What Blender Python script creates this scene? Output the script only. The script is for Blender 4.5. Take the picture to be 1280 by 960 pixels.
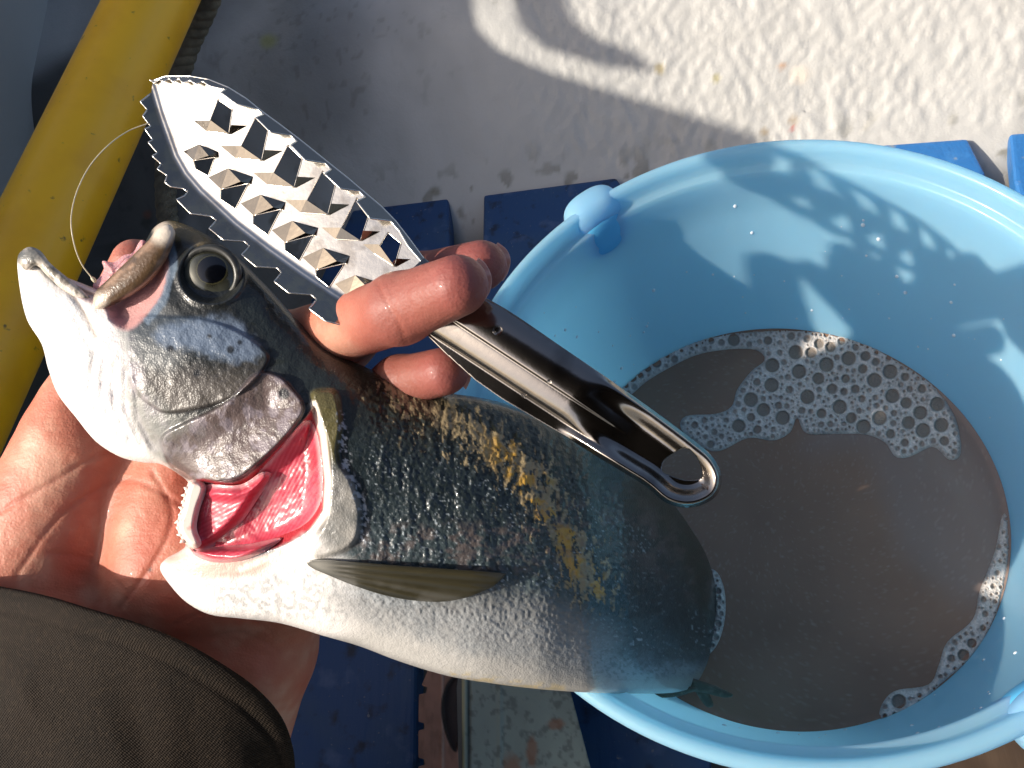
import bpy, math, random
import numpy as np
from mathutils import Matrix, Vector
rng = np.random.default_rng(7); random.seed(7)
scn = bpy.context.scene
for o in list(bpy.data.objects): bpy.data.objects.remove(o)

# ------------------------------------------------------------------ camera frame
F = 1000.0                      # focal length in photo pixels (1280 wide)
CAMH = 0.576                    # camera above the deck boards
N_ = np.array([-0.27025, 0.47105, 0.0]); N_[2] = math.sqrt(1-N_[0]**2-N_[1]**2)
X_ = np.array([1.,0,0]) - N_[0]*N_; X_ /= np.linalg.norm(X_)
Y_ = np.cross(N_, X_)
M = np.stack([X_, Y_, N_])      # camera space -> world
CAM = np.array([0, 0, CAMH])
def c2w(p): return np.asarray(p) @ M.T + CAM
def w2c(p): return (np.asarray(p) - CAM) @ M
cam = bpy.data.cameras.new('camera'); cam.sensor_width = 36; cam.lens = 36*F/1280
cam.clip_start = 0.01; cam.clip_end = 3000
co = bpy.data.objects.new('camera', cam); scn.collection.objects.link(co)
co.matrix_world = Matrix.Translation(CAM) @ Matrix(M.tolist()).to_4x4()
scn.camera = co
# ------------------------------------------------------------------ light
L = np.array([0.867, 0.06, -0.455]); L /= np.linalg.norm(L)     # sunlight travels this way (camera space)
Lw = M @ L
sun = bpy.data.lights.new('sun', 'SUN'); sun.energy = 3.9; sun.angle = math.radians(0.9); sun.color = (1.0, 0.93, 0.82)
so = bpy.data.objects.new('sun', sun); scn.collection.objects.link(so)
so.rotation_euler = Vector(Lw).to_track_quat('-Z', 'Y').to_euler()
wd = bpy.data.worlds.new('World'); scn.world = wd; wd.use_nodes = True
nt = wd.node_tree; sky = nt.nodes.new('ShaderNodeTexSky'); sky.sky_type = 'NISHITA'; sky.sun_disc = False
sky.sun_elevation = math.asin(-Lw[2]); sky.sun_rotation = math.atan2(-Lw[0], -Lw[1])
sky.dust_density = 3.5; sky.ozone_density = .4; sky.air_density = .8
bg = nt.nodes['Background']; bg.inputs[1].default_value = 0.125; nt.links.new(sky.outputs[0], bg.inputs[0])
scn.view_settings.view_transform = 'Standard'; scn.view_settings.look = 'None'
scn.view_settings.gamma = 1; scn.view_settings.exposure = 0.52
scn.render.engine = 'CYCLES'

# ------------------------------------------------------------------ numpy tools
def ray(px, py):
    px = np.asarray(px, float); py = np.asarray(py, float)
    return np.stack([(px-640)/F, -(py-480)/F, -np.ones_like(px)], -1)
def P(px, py, D): return ray(px, py)*np.asarray(D, float)[..., None]      # camera space
def plane_fn(px0, py0, D0, n):
    n = np.array(n, float); k = P(px0, py0, D0) @ n
    return lambda x, y: k/(ray(x, y) @ n)
def _hash(ix, iy, iz, seed):
    h = (ix*374761393 + iy*668265263 + iz*2147483647 + seed*1274126177) & 0xffffffff
    h = ((h ^ (h >> 13))*1274126177) & 0xffffffff
    h = ((h ^ (h >> 16))*2246822519) & 0xffffffff
    return ((h ^ (h >> 15)) & 0xffff)/65535.0
def vnoise(x, y, z=None, seed=0):
    if z is None: z = np.zeros_like(x)
    ix, iy, iz = [np.floor(a).astype(np.int64) for a in (x, y, z)]
    fx, fy, fz = x-ix, y-iy, z-iz
    fx, fy, fz = [a*a*(3-2*a) for a in (fx, fy, fz)]
    r = 0
    for dx in (0, 1):
        for dy in (0, 1):
            for dz in (0, 1):
                r = r + _hash(ix+dx, iy+dy, iz+dz, seed)*(fx if dx else 1-fx)*(fy if dy else 1-fy)*(fz if dz else 1-fz)
    return r
def fbm(x, y, z=None, oct=4, seed=0):
    r = 0; a = .5; s = 0
    for k in range(oct):
        f = 2.03**k
        r = r + a*vnoise(x*f+17*k, y*f-9*k, None if z is None else z*f, seed+k*13); s += a; a *= .5
    return r/s
def smooth(poly, n=6, closed=True):
    p = np.array(poly, float); out = []
    m = len(p)
    for i in range(m if closed else m-1):
        g = lambda k: p[k % m] if closed else p[min(max(k, 0), m-1)]
        a, b, c, d = g(i-1), g(i), g(i+1), g(i+2)
        for t in np.arange(n)/n:
            out.append(.5*((2*b)+(-a+c)*t+(2*a-5*b+4*c-d)*t*t+(-a+3*b-3*c+d)*t**3))
    if not closed: out.append(p[-1])
    return np.array(out)
def sdf(x, y, poly, near=False):
    """signed distance (negative inside) to a closed polygon; optionally the nearest point"""
    p = np.asarray(poly, float); q = np.roll(p, -1, 0)
    best = np.full(x.shape, 1e18); ins = np.zeros(x.shape, bool)
    nx = np.zeros_like(best); ny = np.zeros_like(best)
    for (ax, ay), (bx, by) in zip(p, q):
        ex, ey = bx-ax, by-ay; l = ex*ex+ey*ey
        if l < 1e-12: continue
        t = np.clip(((x-ax)*ex+(y-ay)*ey)/l, 0, 1)
        cx, cy = ax+t*ex, ay+t*ey; d = (x-cx)**2+(y-cy)**2
        m = d < best; best = np.where(m, d, best)
        if near: nx = np.where(m, cx, nx); ny = np.where(m, cy, ny)
        if ey != 0:
            c = ((ay > y) != (by > y)) & (x < ex*(y-ay)/ey+ax); ins ^= c
    d = np.sqrt(best); d = np.where(ins, -d, d)
    return (d, nx, ny) if near else d
def dline(x, y, pts):
    """unsigned distance and parameter (0..1) along an open polyline"""
    p = np.asarray(pts, float); best = np.full(x.shape, 1e18); tt = np.zeros_like(best)
    n = len(p)-1
    for i in range(n):
        ax, ay = p[i]; ex, ey = p[i+1]-p[i]
        t = np.clip(((x-ax)*ex+(y-ay)*ey)/(ex*ex+ey*ey+1e-12), 0, 1)
        d = (x-ax-t*ex)**2+(y-ay-t*ey)**2; m = d < best
        best = np.where(m, d, best); tt = np.where(m, (i+t)/n, tt)
    return np.sqrt(best), tt
def ss(a, b, x):
    t = np.clip((x-a)/(b-a), 0, 1); return t*t*(3-2*t)
def mesh_obj(name, V, Fc, mat, parent=None, col=None, smooth_=True, rough=None):
    V = np.asarray(V, np.float32); me = bpy.data.meshes.new(name)
    if isinstance(Fc, np.ndarray):
        nf, k = Fc.shape
        me.vertices.add(len(V)); me.vertices.foreach_set('co', V.ravel())
        me.loops.add(nf*k); me.loops.foreach_set('vertex_index', Fc.astype(np.int32).ravel())
        me.polygons.add(nf); me.polygons.foreach_set('loop_start', np.arange(0, nf*k, k, dtype=np.int32))
        me.update(calc_edges=True)
    else:
        me.from_pydata(V.tolist(), [], [list(map(int, f)) for f in Fc]); me.update()
    me.validate()
    me.polygons.foreach_set('use_smooth', np.full(len(me.polygons), smooth_))
    if col is not None:
        a = me.color_attributes.new('Col', 'FLOAT_COLOR', 'POINT')
        c = np.ones((len(V), 4), np.float32); c[:, :3] = col
        if rough is not None: c[:, 3] = rough
        a.data.foreach_set('color', c.ravel())
    o = bpy.data.objects.new(name, me); scn.collection.objects.link(o)
    if mat: me.materials.append(mat)
    if parent: o.parent = parent
    return o
def relief_data(poly, step, Dfn, thick, holes=(), snap=True):
    """silhouette (pixel units of the camera frame) -> closed solid with its own depth, front relief and thickness"""
    poly = np.asarray(poly, float); lo = poly.min(0)-step*1.5; hi = poly.max(0)+step*1.5
    xs = np.arange(lo[0], hi[0], step); ys = np.arange(lo[1], hi[1], step)
    gx, gy = np.meshgrid(xs, ys)
    allp = [poly]+[np.asarray(h, float) for h in holes]
    d, nx, ny = sdf(gx, gy, poly, True)
    for h in allp[1:]:
        dh, hx, hy = sdf(gx, gy, h, True); dh = -dh
        m = np.abs(dh) < np.abs(d); m2 = dh > d
        nx = np.where(m, hx, nx); ny = np.where(m, hy, ny)
        d = np.where(m2, dh, d)
    cd = .25*(d[:-1, :-1]+d[1:, :-1]+d[:-1, 1:]+d[1:, 1:])
    cell = cd < 0
    W = gx.shape[1]; iy, ix = np.nonzero(cell)
    a = iy*W+ix; quads = np.stack([a, a+W, a+W+1, a+1], 1)      # counter-clockwise seen from the camera
    used, inv = np.unique(quads, return_inverse=True); quads = inv.reshape(-1, 4)
    vx, vy = gx.ravel()[used].copy(), gy.ravel()[used].copy()
    dn = d.ravel()[used]; sx, sy = nx.ravel()[used], ny.ravel()[used]
    E = np.concatenate([quads[:, [i, (i+1) % 4]] for i in range(4)])
    n = len(used); key = E[:, 0]*n+E[:, 1]; rkey = E[:, 1]*n+E[:, 0]
    bnd = E[~np.isin(key, rkey)]
    bv = np.unique(bnd)
    if snap: vx[bv] = sx[bv]; vy[bv] = sy[bv]; dn = dn.copy(); dn[bv] = 0
    Df = Dfn(vx, vy, -dn)
    th = thick(vx, vy, -dn) if callable(thick) else thick
    V = np.concatenate([P(vx, vy, Df), P(vx, vy, Df+th)])
    Q = np.concatenate([quads, quads[:, ::-1]+n, np.stack([bnd[:, 1], bnd[:, 0], bnd[:, 0]+n, bnd[:, 1]+n], 1)])
    return c2w(V), Q, np.concatenate([vx, vx]), np.concatenate([vy, vy]), np.concatenate([-dn, -dn])
def relief(name, poly, step, Dfn, thick, mat, parent=None, holes=(), colfn=None):
    V, Q, x, y, d = relief_data(poly, step, Dfn, thick, holes)
    col = rough = None
    if colfn is not None:
        col = colfn(x, y, d)
        if col.shape[1] == 4: rough = col[:, 3]; col = col[:, :3]
    return mesh_obj(name, V, Q, mat, parent, col, rough=rough)
def inflate_fn(poly, step=3.0, it=500):
    poly = np.asarray(poly, float); lo = poly.min(0)-3*step; hi = poly.max(0)+3*step
    xs = np.arange(lo[0], hi[0], step); ys = np.arange(lo[1], hi[1], step)
    gx, gy = np.meshgrid(xs, ys); d = sdf(gx, gy, poly); m = d < 0
    u = np.zeros_like(gx); jj, ii = np.indices(gx.shape); w = 1.96
    for k in range(it):
        for par in (0, 1):
            s = .25*(np.roll(u, 1, 0)+np.roll(u, -1, 0)+np.roll(u, 1, 1)+np.roll(u, -1, 1)+step*step)
            mm = m & ((ii+jj) % 2 == par); u = np.where(mm, u+w*(s-u), u)
    u = np.maximum(u, 0)
    def fn(x, y, dd):
        fx = np.clip((x-xs[0])/step, 0, len(xs)-1.001); fy = np.clip((y-ys[0])/step, 0, len(ys)-1.001)
        ix, iy = fx.astype(int), fy.astype(int); tx, ty = fx-ix, fy-iy
        v = (u[iy, ix]*(1-tx)+u[iy, ix+1]*tx)*(1-ty)+(u[iy+1, ix]*(1-tx)+u[iy+1, ix+1]*tx)*ty
        w_ = ss(0, 2.5*step, dd)
        return np.sqrt(2*np.maximum(v*w_+ (1-w_)*v*np.clip(dd/(2.5*step), 0, 1)**.6, 0))
    return fn
def surface_nets(Fd, org, h):
    s = Fd < 0
    nx, ny, nz = Fd.shape
    def corner(a, i, j, k): return a[i:nx-1+i, j:ny-1+j, k:nz-1+k]
    cnt = sum(corner(s, i, j, k).astype(np.int8) for i in (0, 1) for j in (0, 1) for k in (0, 1))
    act = (cnt > 0) & (cnt < 8)
    idx = -np.ones(act.shape, np.int64); I = np.argwhere(act); idx[act] = np.arange(len(I))
    acc = np.zeros((len(I), 3)); n = np.zeros(len(I))
    cs = [(i, j, k) for i in (0, 1) for j in (0, 1) for k in (0, 1)]
    for a in cs:
        for b in cs:
            if sum(b)-sum(a) == 1 and all(y >= x for x, y in zip(a, b)):
                va = Fd[I[:, 0]+a[0], I[:, 1]+a[1], I[:, 2]+a[2]]; vb = Fd[I[:, 0]+b[0], I[:, 1]+b[1], I[:, 2]+b[2]]
                m = (va < 0) != (vb < 0); t = np.where(m, va/(va-vb+1e-20), 0)
                acc += np.where(m[:, None], np.array(a)+t[:, None]*(np.array(b)-np.array(a)), 0); n += m
    V = (I+acc/n[:, None])*h+org
    Q = []
    for ax in range(3):
        b, c = [(1, 2), (2, 0), (0, 1)][ax]
        sl = [slice(1, -1)]*3; sl[ax] = slice(0, -1); lo_ = s[tuple(sl)]
        sl2 = list(sl); sl2[ax] = slice(1, None); hi_ = s[tuple(sl2)]
        e = np.argwhere(lo_ != hi_)
        off = np.array([1, 1, 1]); off[ax] = 0; e = e+off
        eb = np.zeros(3, int); eb[b] = 1; ec = np.zeros(3, int); ec[c] = 1
        g = lambda q: idx[q[:, 0], q[:, 1], q[:, 2]]
        q = np.stack([g(e-eb-ec), g(e-ec), g(e), g(e-eb)], 1)
        fl = s[e[:, 0], e[:, 1], e[:, 2]]
        q = np.where(fl[:, None], q, q[:, ::-1]); Q.append(q)
    Q = np.concatenate(Q); return V, Q[(Q >= 0).all(1)]
def tube_data(path, rad, seg=10, cap=True):
    p = np.asarray(path, float); n = len(p); rad = np.broadcast_to(rad, (n,))
    T = np.gradient(p, axis=0); T /= np.linalg.norm(T, axis=1)[:, None]
    u = np.cross(T[0], [0.31, .2, .93]); u /= np.linalg.norm(u); V = []
    for i in range(n):
        u = u-(u@T[i])*T[i]; u /= np.linalg.norm(u); v = np.cross(T[i], u)
        for k in range(seg):
            a = 2*math.pi*k/seg; V.append(p[i]+rad[i]*(math.cos(a)*u+math.sin(a)*v))
    Fc = []
    for i in range(n-1):
        for k in range(seg):
            k2 = (k+1) % seg; Fc.append([i*seg+k, i*seg+k2, (i+1)*seg+k2, (i+1)*seg+k])
    if cap: Fc.append(list(range(seg))[::-1]); Fc.append([(n-1)*seg+k for k in range(seg)])
    return V, Fc
def join(parts):
    V, Fc = [], []
    for v, f in parts:
        o = len(V); V += [list(map(float, a)) for a in v]; Fc += [[int(i)+o for i in q] for q in f]
    return V, Fc
# ------------------------------------------------------------------ materials
def mat(name, col=(.5, .5, .5), rough=.5, metal=0., attr=False, bump=(), mottle=None, sss=0., ssr=(1, .3, .15), sscale=.01,
        ior=1.45, coat=0., rough_attr=False, transl=0., spec=None, trans=0., aniso=0.):
    m = bpy.data.materials.new(name); m.use_nodes = True; t = m.node_tree; b = t.nodes['Principled BSDF']
    N = t.nodes.new; K = t.links.new
    tc = N('ShaderNodeTexCoord').outputs['Object']
    b.inputs['Base Color'].default_value = (*col, 1); b.inputs['Roughness'].default_value = rough
    b.inputs['Metallic'].default_value = metal; b.inputs['IOR'].default_value = ior
    b.inputs['Coat Weight'].default_value = coat; b.inputs['Coat Roughness'].default_value = .08
    b.inputs['Transmission Weight'].default_value = trans
    if spec is not None: b.inputs['Specular IOR Level'].default_value = spec
    src = None
    if attr:
        a = N('ShaderNodeVertexColor'); a.layer_name = 'Col'; src = a.outputs[0]
        if rough_attr: K(a.outputs[1], b.inputs['Roughness'])
    if mottle:                       # list of (scale, strength, colour)
        for sc, lo, hi, c2 in mottle:
            nz = N('ShaderNodeTexNoise'); nz.inputs['Scale'].default_value = sc; nz.inputs['Detail'].default_value = 6
            K(tc, nz.inputs['Vector'])
            r = N('ShaderNodeMapRange'); r.inputs['From Min'].default_value = lo; r.inputs['From Max'].default_value = hi
            K(nz.outputs[0], r.inputs[0])
            mx = N('ShaderNodeMix'); mx.data_type = 'RGBA'
            K(r.outputs[0], mx.inputs[0]); mx.inputs[7].default_value = (*c2, 1)
            if src: K(src, mx.inputs[6])
            else: mx.inputs[6].default_value = (*col, 1)
            src = mx.outputs[2]
    if src: K(src, b.inputs['Base Color'])
    if sss:
        b.inputs['Subsurface Weight'].default_value = sss; b.inputs['Subsurface Radius'].default_value = ssr
        b.inputs['Subsurface Scale'].default_value = sscale
    prev = None
    for kind, sc, st, dist, *ex in bump:
        if kind == 'noise':
            n = N('ShaderNodeTexNoise'); n.inputs['Detail'].default_value = 5
        elif kind == 'voro':
            n = N('ShaderNodeTexVoronoi'); n.feature = 'F1'
        else:
            n = N('ShaderNodeTexWave'); n.inputs['Distortion'].default_value = 3
        n.inputs['Scale'].default_value = sc
        if ex:
            mp = N('ShaderNodeMapping'); mp.inputs['Scale'].default_value = ex[0]
            if len(ex) > 1: mp.inputs['Rotation'].default_value = ex[1]
            K(tc, mp.inputs[0]); K(mp.outputs[0], n.inputs['Vector'])
        else: K(tc, n.inputs['Vector'])
        bp = N('ShaderNodeBump'); bp.inputs['Strength'].default_value = st; bp.inputs['Distance'].default_value = dist
        K(n.outputs[0], bp.inputs['Height'])
        if prev: K(prev, bp.inputs['Normal'])
        prev = bp.outputs[0]
    if prev: K(prev, b.inputs['Normal'])
    if transl:
        tr = N('ShaderNodeBsdfTranslucent'); tr.inputs[0].default_value = (*col, 1)
        if src: K(src, tr.inputs[0])
        ms = N('ShaderNodeMixShader'); ms.inputs[0].default_value = transl
        K(b.outputs[0], ms.inputs[1]); K(tr.outputs[0], ms.inputs[2]); K(ms.outputs[0], t.nodes['Material Output'].inputs[0])
    return m
def tag(o, label=None, cat=None, group=None, kind=None):
    if label: o['label'] = label
    if cat: o['category'] = cat
    if group: o['group'] = group
    if kind: o['kind'] = kind
    return o
def empty(name, w):
    o = bpy.data.objects.new(name, None); scn.collection.objects.link(o); o.location = w; return o
def under(o, par):
    """parent o (built in world coordinates) under an Empty that is moved off the origin"""
    o.parent = par; o.matrix_parent_inverse = par.matrix_basis.inverted() if par.type != 'EMPTY' else Matrix.Translation(par.location).inverted(); return o

# ================================================================== THE SETTING
# ---- hull: one moulded sheet, deck floor rising into the side of the boat
def deck_pt(px, py, z=0.0):
    r = ray(px, py); n = r @ M.T; t = (z-CAMH)/n[..., 2]; return n*t[..., None]+CAM
fA, fB = deck_pt(np.array(430.), np.array(268.)), deck_pt(np.array(1290.), np.array(166.))
fd = (fB-fA)[:2]; fd /= np.linalg.norm(fd); fn_ = np.array([-fd[1], fd[0]])
def hull_z(X, Y):
    s = (X-fA[0])*fn_[0]+(Y-fA[1])*fn_[1]; q = (X-fA[0])*fd[0]+(Y-fA[1])*fd[1]
    s = s + .008*np.sin(q*9+1)
    z = np.interp(s, [-9, -.03, .0, .03, .12, .15, .26, .40, .60, .9], [-.02, -.02, -.012, .012, .095, .113, .135, .17, .22, .28])
    return z
us = np.concatenate([np.linspace(-1.6, -.3, 30)[:-1], np.linspace(-.3, .85, 420), np.linspace(.85, 1.6, 20)[1:]])
vs = np.concatenate([np.linspace(-1.5, -.25, 25)[:-1], np.linspace(-.25, .45, 300), np.linspace(.45, .95, 30)[1:]])
UU, VV = np.meshgrid(us, vs)
HX = fA[0]+UU*fd[0]+VV*fn_[0]; HY = fA[1]+UU*fd[1]+VV*fn_[1]
HZ = np.zeros_like(HX)
for k in range(-3, 4): HZ += hull_z(HX+fn_[0]*k*.008, HY+fn_[1]*k*.008)/7
HZ += .010*(fbm(HX*7, HY*7, seed=5)-.5)*ss(-.03, .05, VV) + (.0006+.0022*ss(.05, .4, UU))*(fbm(HX*45+2.5*fbm(HX*20, HY*20, seed=8), HY*38, oct=4, seed=9)-.5)
wpx = .9*fbm(HX*30, HY*30, seed=303); strk = np.maximum(fbm(HX*90+HY*60+wpx*3, HY*300-HX*120, oct=2, seed=3), fbm(HX*280+HY*120, HY*90-HX*80+wpx*4, oct=2, seed=304))
HZ += .0026*(ss(.45, .8, strk))*ss(.1, .35, UU)*ss(.0, .03, VV)
HV = np.stack([HX, HY, HZ], -1).reshape(-1, 3)
c0 = np.array([.50, .485, .455]); col = np.repeat(c0[None], len(HV), 0)
x_, y_ = HV[:, 0], HV[:, 1]
n1 = fbm(x_*9, y_*9, seed=2); n2 = fbm(x_*40, y_*40, seed=4); n3 = fbm(x_*120, y_*120, oct=2, seed=6)
col = col*(1-.28*ss(.4, .75, n1)[:, None]) * (1-.10*n2[:, None])
vv = VV.ravel(); uu = UU.ravel()
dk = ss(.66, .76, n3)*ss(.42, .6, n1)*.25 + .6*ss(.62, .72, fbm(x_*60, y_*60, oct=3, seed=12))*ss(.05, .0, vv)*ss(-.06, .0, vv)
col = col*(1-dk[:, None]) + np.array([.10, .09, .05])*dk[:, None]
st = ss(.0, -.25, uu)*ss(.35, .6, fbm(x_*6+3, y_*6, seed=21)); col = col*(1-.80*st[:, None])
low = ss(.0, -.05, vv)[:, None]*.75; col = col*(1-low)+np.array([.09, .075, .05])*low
for cx_, cy_, rr, cc in [(825, 86, 9, (.28, .2, .03)), (955, 165, 8, (.3, .2, .08)), (990, 150, 9, (.35, .25, .15)), (1000, 95, 16, (.72, .62, .5)),
                         (990, 160, 4, (.5, .08, .05)), (895, 98, 6, (.35, .3, .1)), (12, 82, 6, (.35, .05, .04)), (185, 268, 7, (.2, .06, .03)), (545, 240, 9, (.1, .09, .03)),
                         (335, 52, 14, (.42, .43, .12)), (978, 82, 5, (.55, .3, .15))]:
    c = w2c(HV); pxx = 640+F*c[:, 0]/np.maximum(-c[:, 2], .05); pyy = 480-F*c[:, 1]/np.maximum(-c[:, 2], .05)
    d = np.hypot(pxx-cx_, pyy-cy_)+6*(n2-.5)*2
    w = (ss(rr, rr*.3, d)*.6)[:, None]; col = col*(1-w)+np.array(cc)*w
nv, nu = HX.shape; a = (np.arange(nv-1)[:, None]*nu+np.arange(nu-1)[None]).ravel()
HQ = np.stack([a, a+1, a+nu+1, a+nu], 1)
m_hull = mat('painted_fibreglass', attr=True, rough=.55, bump=[('noise', 90, .25, .003), ('noise', 420, .3, .001)])
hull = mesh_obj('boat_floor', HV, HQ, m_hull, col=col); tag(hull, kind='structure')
# open sea far around and below the boat
r_ = 1500; sea = mesh_obj('sea', [(-r_, -r_, -.5), (r_, -r_, -.5), (r_, r_, -.5), (-r_, r_, -.5)], [[0, 1, 2, 3]],
                          mat('sea_water', (.015, .04, .055), .12, bump=[('noise', 1.5, .5, .3)])); tag(sea, kind='structure')

# ---- a slab with rounded edges
def slab(name, corners, z0, z1, m, bev=.004, nz=.0, parent=None, seg=10):
    c = np.asarray(corners, float)[:, :2]
    import bmesh
    bm = bmesh.new()
    lo = [bm.verts.new((x, y, z0)) for x, y in c]; hi = [bm.verts.new((x, y, z1)) for x, y in c]; n = len(c)
    bm.faces.new(lo[::-1]); bm.faces.new(hi)
    for i in range(n): bm.faces.new([lo[i], lo[(i+1) % n], hi[(i+1) % n], hi[i]])
    bmesh.ops.recalc_face_normals(bm, faces=bm.faces)
    bmesh.ops.bevel(bm, geom=list(bm.edges), offset=bev, segments=3, affect='EDGES', profile=.6)
    me = bpy.data.meshes.new(name); bm.to_mesh(me); bm.free()
    for p in me.polygons: p.use_smooth = False
    o = bpy.data.objects.new(name, me); scn.collection.objects.link(o); me.materials.append(m)
    if parent: o.parent = parent
    return o
def dq(pts, z=0.): return [deck_pt(np.array(float(x)), np.array(float(y)), z) for x, y in pts]
m_blue = mat('blue_deck_paint', (.013, .055, .155), .45, mottle=[(14, .5, .72, (.03, .07, .14)), (60, .56, .7, (.010, .018, .04)), (35, .6, .72, (.06, .10, .20)), (220, .66, .72, (.13, .15, .18))],
             bump=[('noise', 160, .25, .002, (1, .15, 1)), ('noise', 700, .15, .0006)])
m_bluer = mat('worn_blue_paint', (.03, .16, .42), .4, mottle=[(30, .5, .7, (.06, .22, .5)), (70, .62, .72, (.25, .3, .33))], bump=[('noise', 200, .4, .002)])
boards = [
 ('blue painted deck board behind the fingers and beneath the hull edge', [(604, 243), (770, 221), (905, 420), (700, 480), (600, 500)], m_blue),
 ('short blue deck board seen left of the middle gap under the scaler', [(440, 262), (560, 247), (566, 470), (330, 500)], m_blue),
 ('wet pale blue board tucked behind the bucket at upper right', [(1050, 184), (1210, 172), (1232, 215), (1240, 330), (1060, 300)], m_bluer),
 ('blue board end at the far right edge behind the bucket', [(1262, 166), (1420, 156), (1430, 320), (1290, 300), (1268, 225)], m_bluer),
 ('dark blue deck board under the wrist at lower left', [(300, 700), (521, 730), (518, 1120), (260, 1120)], m_blue),
 ('dark blue deck board between the greenish panel and the bucket', [(640, 720), (905, 760), (870, 1150), (755, 1150)], m_blue)]
for lab, pts, m in boards:
    o = slab('deck_board', [p for p in dq(pts)][::-1], -.018, .0, m); tag(o, lab, 'board', 'blue boards of the boat deck')
# brown board under the bucket, lower right
m_brown = mat('brown_board', (.05, .028, .015), .7, mottle=[(20, .45, .7, (.09, .055, .03))], bump=[('noise', 60, .4, .003, (1, .1, 1))])
o = slab('wooden_board', dq([(930, 700), (1420, 600), (1430, 1150), (935, 1150)], -.004)[::-1], -.03, -.004, m_brown)
tag(o, 'dark brown wooden board on the floor below the bucket', 'board')
# ---- paint of the added panel (left, outside the frame) that shades the floor
m_white = mat('shade_panel_paint', (.5, .5, .48), .5, bump=[('noise', 60, .3, .004)])

# ---- yellow pole
pA, pB = P(300, -230, .775), P(-140, 700, .50)
t = np.linspace(0, 1, 40); pts = c2w(pA[None]*(1-t[:, None])+pB[None]*t[:, None])
V, Fc = tube_data(pts, .0331, 64)
m_yel = mat('yellow_plastic', (.95, .50, .006), .38, mottle=[(25, .45, .75, (.82, .40, .006)), (120, .68, .76, (.2, .13, .02))], bump=[('noise', 45, .12, .003), ('noise', 500, .12, .0006)], coat=.15)
o = mesh_obj('yellow_pole', V, Fc, m_yel); tag(o, 'thick yellow plastic pole leaning across the upper left of the boat', 'pole')
# ---- rope
ctrl = np.array([P(x, y, D) for x, y, D in [(285, -60, .742), (258, 10, .755), (232, 70, .765), (214, 150, .77), (207, 220, .77), (212, 290, .765), (232, 360, .76), (250, 420, .74)]])
path = smooth(ctrl, 26, False); pw = c2w(path); T = np.gradient(pw, axis=0); Ls = np.cumsum(np.linalg.norm(T, axis=1)); T /= np.linalg.norm(T, axis=1)[:, None]
A = np.cross(T, [0, 0, 1.]); A /= np.linalg.norm(A, axis=1)[:, None]; B = np.cross(T, A)
parts = []
for k in range(3):
    ph = Ls*2*math.pi/.028+k*2*math.pi/3
    parts.append(tube_data(pw+.0045*(np.cos(ph)[:, None]*A+np.sin(ph)[:, None]*B), .0058, 10))
V, Fc = join(parts)
o = mesh_obj('rope', V, Fc, mat('rope_fibre', (.22, .19, .13), .9, mottle=[(80, .4, .7, (.12, .10, .07))], bump=[('wave', 300, .8, .001), ('noise', 900, .8, .001)]))
tag(o, 'grey tan twisted rope running behind the yellow pole', 'rope')

# ---- notched strip and greenish panel at the bottom edge
def panel_plane(z):
    def f(x, y, *a): n = ray(x, y) @ M.T; return (z-CAMH)/n[..., 2]
    return f
notch = []
def edge_l(y): return 523+ (22*max(0, (885-y)/60)**2 if y < 885 else 0)*.8
for y in range(830, 1085, 45):
    notch += [(edge_l(y), y), (edge_l(y+27), y+27), (edge_l(y+27)+7, y+29), (edge_l(y+35)+8, y+36), (edge_l(y+40), y+38)]
strip = [(560, 815), (545, 822)]+notch+[(523, 1090), (578, 1090), (573, 950), (571, 860), (576, 815)]
hole_ = smooth([(556, 860), (566, 846), (575, 850), (573, 930), (566, 938), (556, 915), (551, 885)], 5)
m_or = mat('terracotta_plastic', attr=True, rough=.6, bump=[('noise', 220, .4, .001)])
def oc(x, y, d):
    n = fbm(x/14, y/14, seed=31); c = np.array([.42, .20, .13])*(1-.35*n[:, None])
    w = (ss(2.5, .6, np.abs(x-553))*.35)[:, None]; c = c*(1-w)+np.array([.6, .45, .36])*w
    w = ss(.55, .75, fbm(x/6, y/20, seed=35))[:, None]*.5; c = c*(1-w)+np.array([.2, .1, .06])*w
    h = (ss(1, -1, sdf(x, y, hole_))*.93)[:, None]; return c*(1-h)+np.array([.02, .014, .012])*h
zf = panel_plane(.05)
def zstrip(x, y, d):
    return zf(x, y)+.0035*ss(0, 3, -sdf(x, y, hole_))-.0015*ss(3, 0, np.abs(x-553))
o = relief('notched_strip', strip, 1.5, zstrip, .022, m_or, colfn=oc); tag(o, 'weathered orange brown strip with a notched edge beside the pale panel', 'strip')
m_gr = mat('weathered_panel', attr=True, rough=.55, bump=[('noise', 150, .35, .001)])
def gc(x, y, d):
    c = np.repeat(np.array([[.36, .40, .33]]), len(x), 0)
    n = fbm(x/30, y/60, seed=41); c *= (1-.3*n)[:, None]
    w = ss(.56, .7, fbm(x/7, y/9, seed=43))[:, None]*.6; c = c*(1-w)+np.array([.12, .13, .11])*w
    for cx_, cy_, a_, b_ in [(665, 940, 8, 22), (695, 905, 12, 8), (640, 965, 14, 25)]:
        w = (ss(1.2, .5, np.hypot((x-cx_)/a_, (y-cy_)/b_)+.5*(fbm(x/5, y/5, seed=44)-.5))*.65)[:, None]; c = c*(1-w)+np.array([.32, .12, .05])*w
    w = ss(583, 579, x)[:, None]; c = c*(1-w)+np.array([.55, .47, .25])*w
    w = (ss(3, 1, np.abs(x-586))*.8)[:, None]; c = c*(1-w)+np.array([.05, .06, .05])*w
    return c
zg = panel_plane(.045)
o = relief('weathered_panel', [(577, 800), (692, 800), (712, 860), (745, 985), (772, 1090), (578, 1090)], 2, lambda x, y, d: zg(x, y)+.002*ss(3, 0, np.abs(x-586))-.0012*ss(4, 0, np.abs(x-625)), .018, m_gr, colfn=gc)
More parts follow.
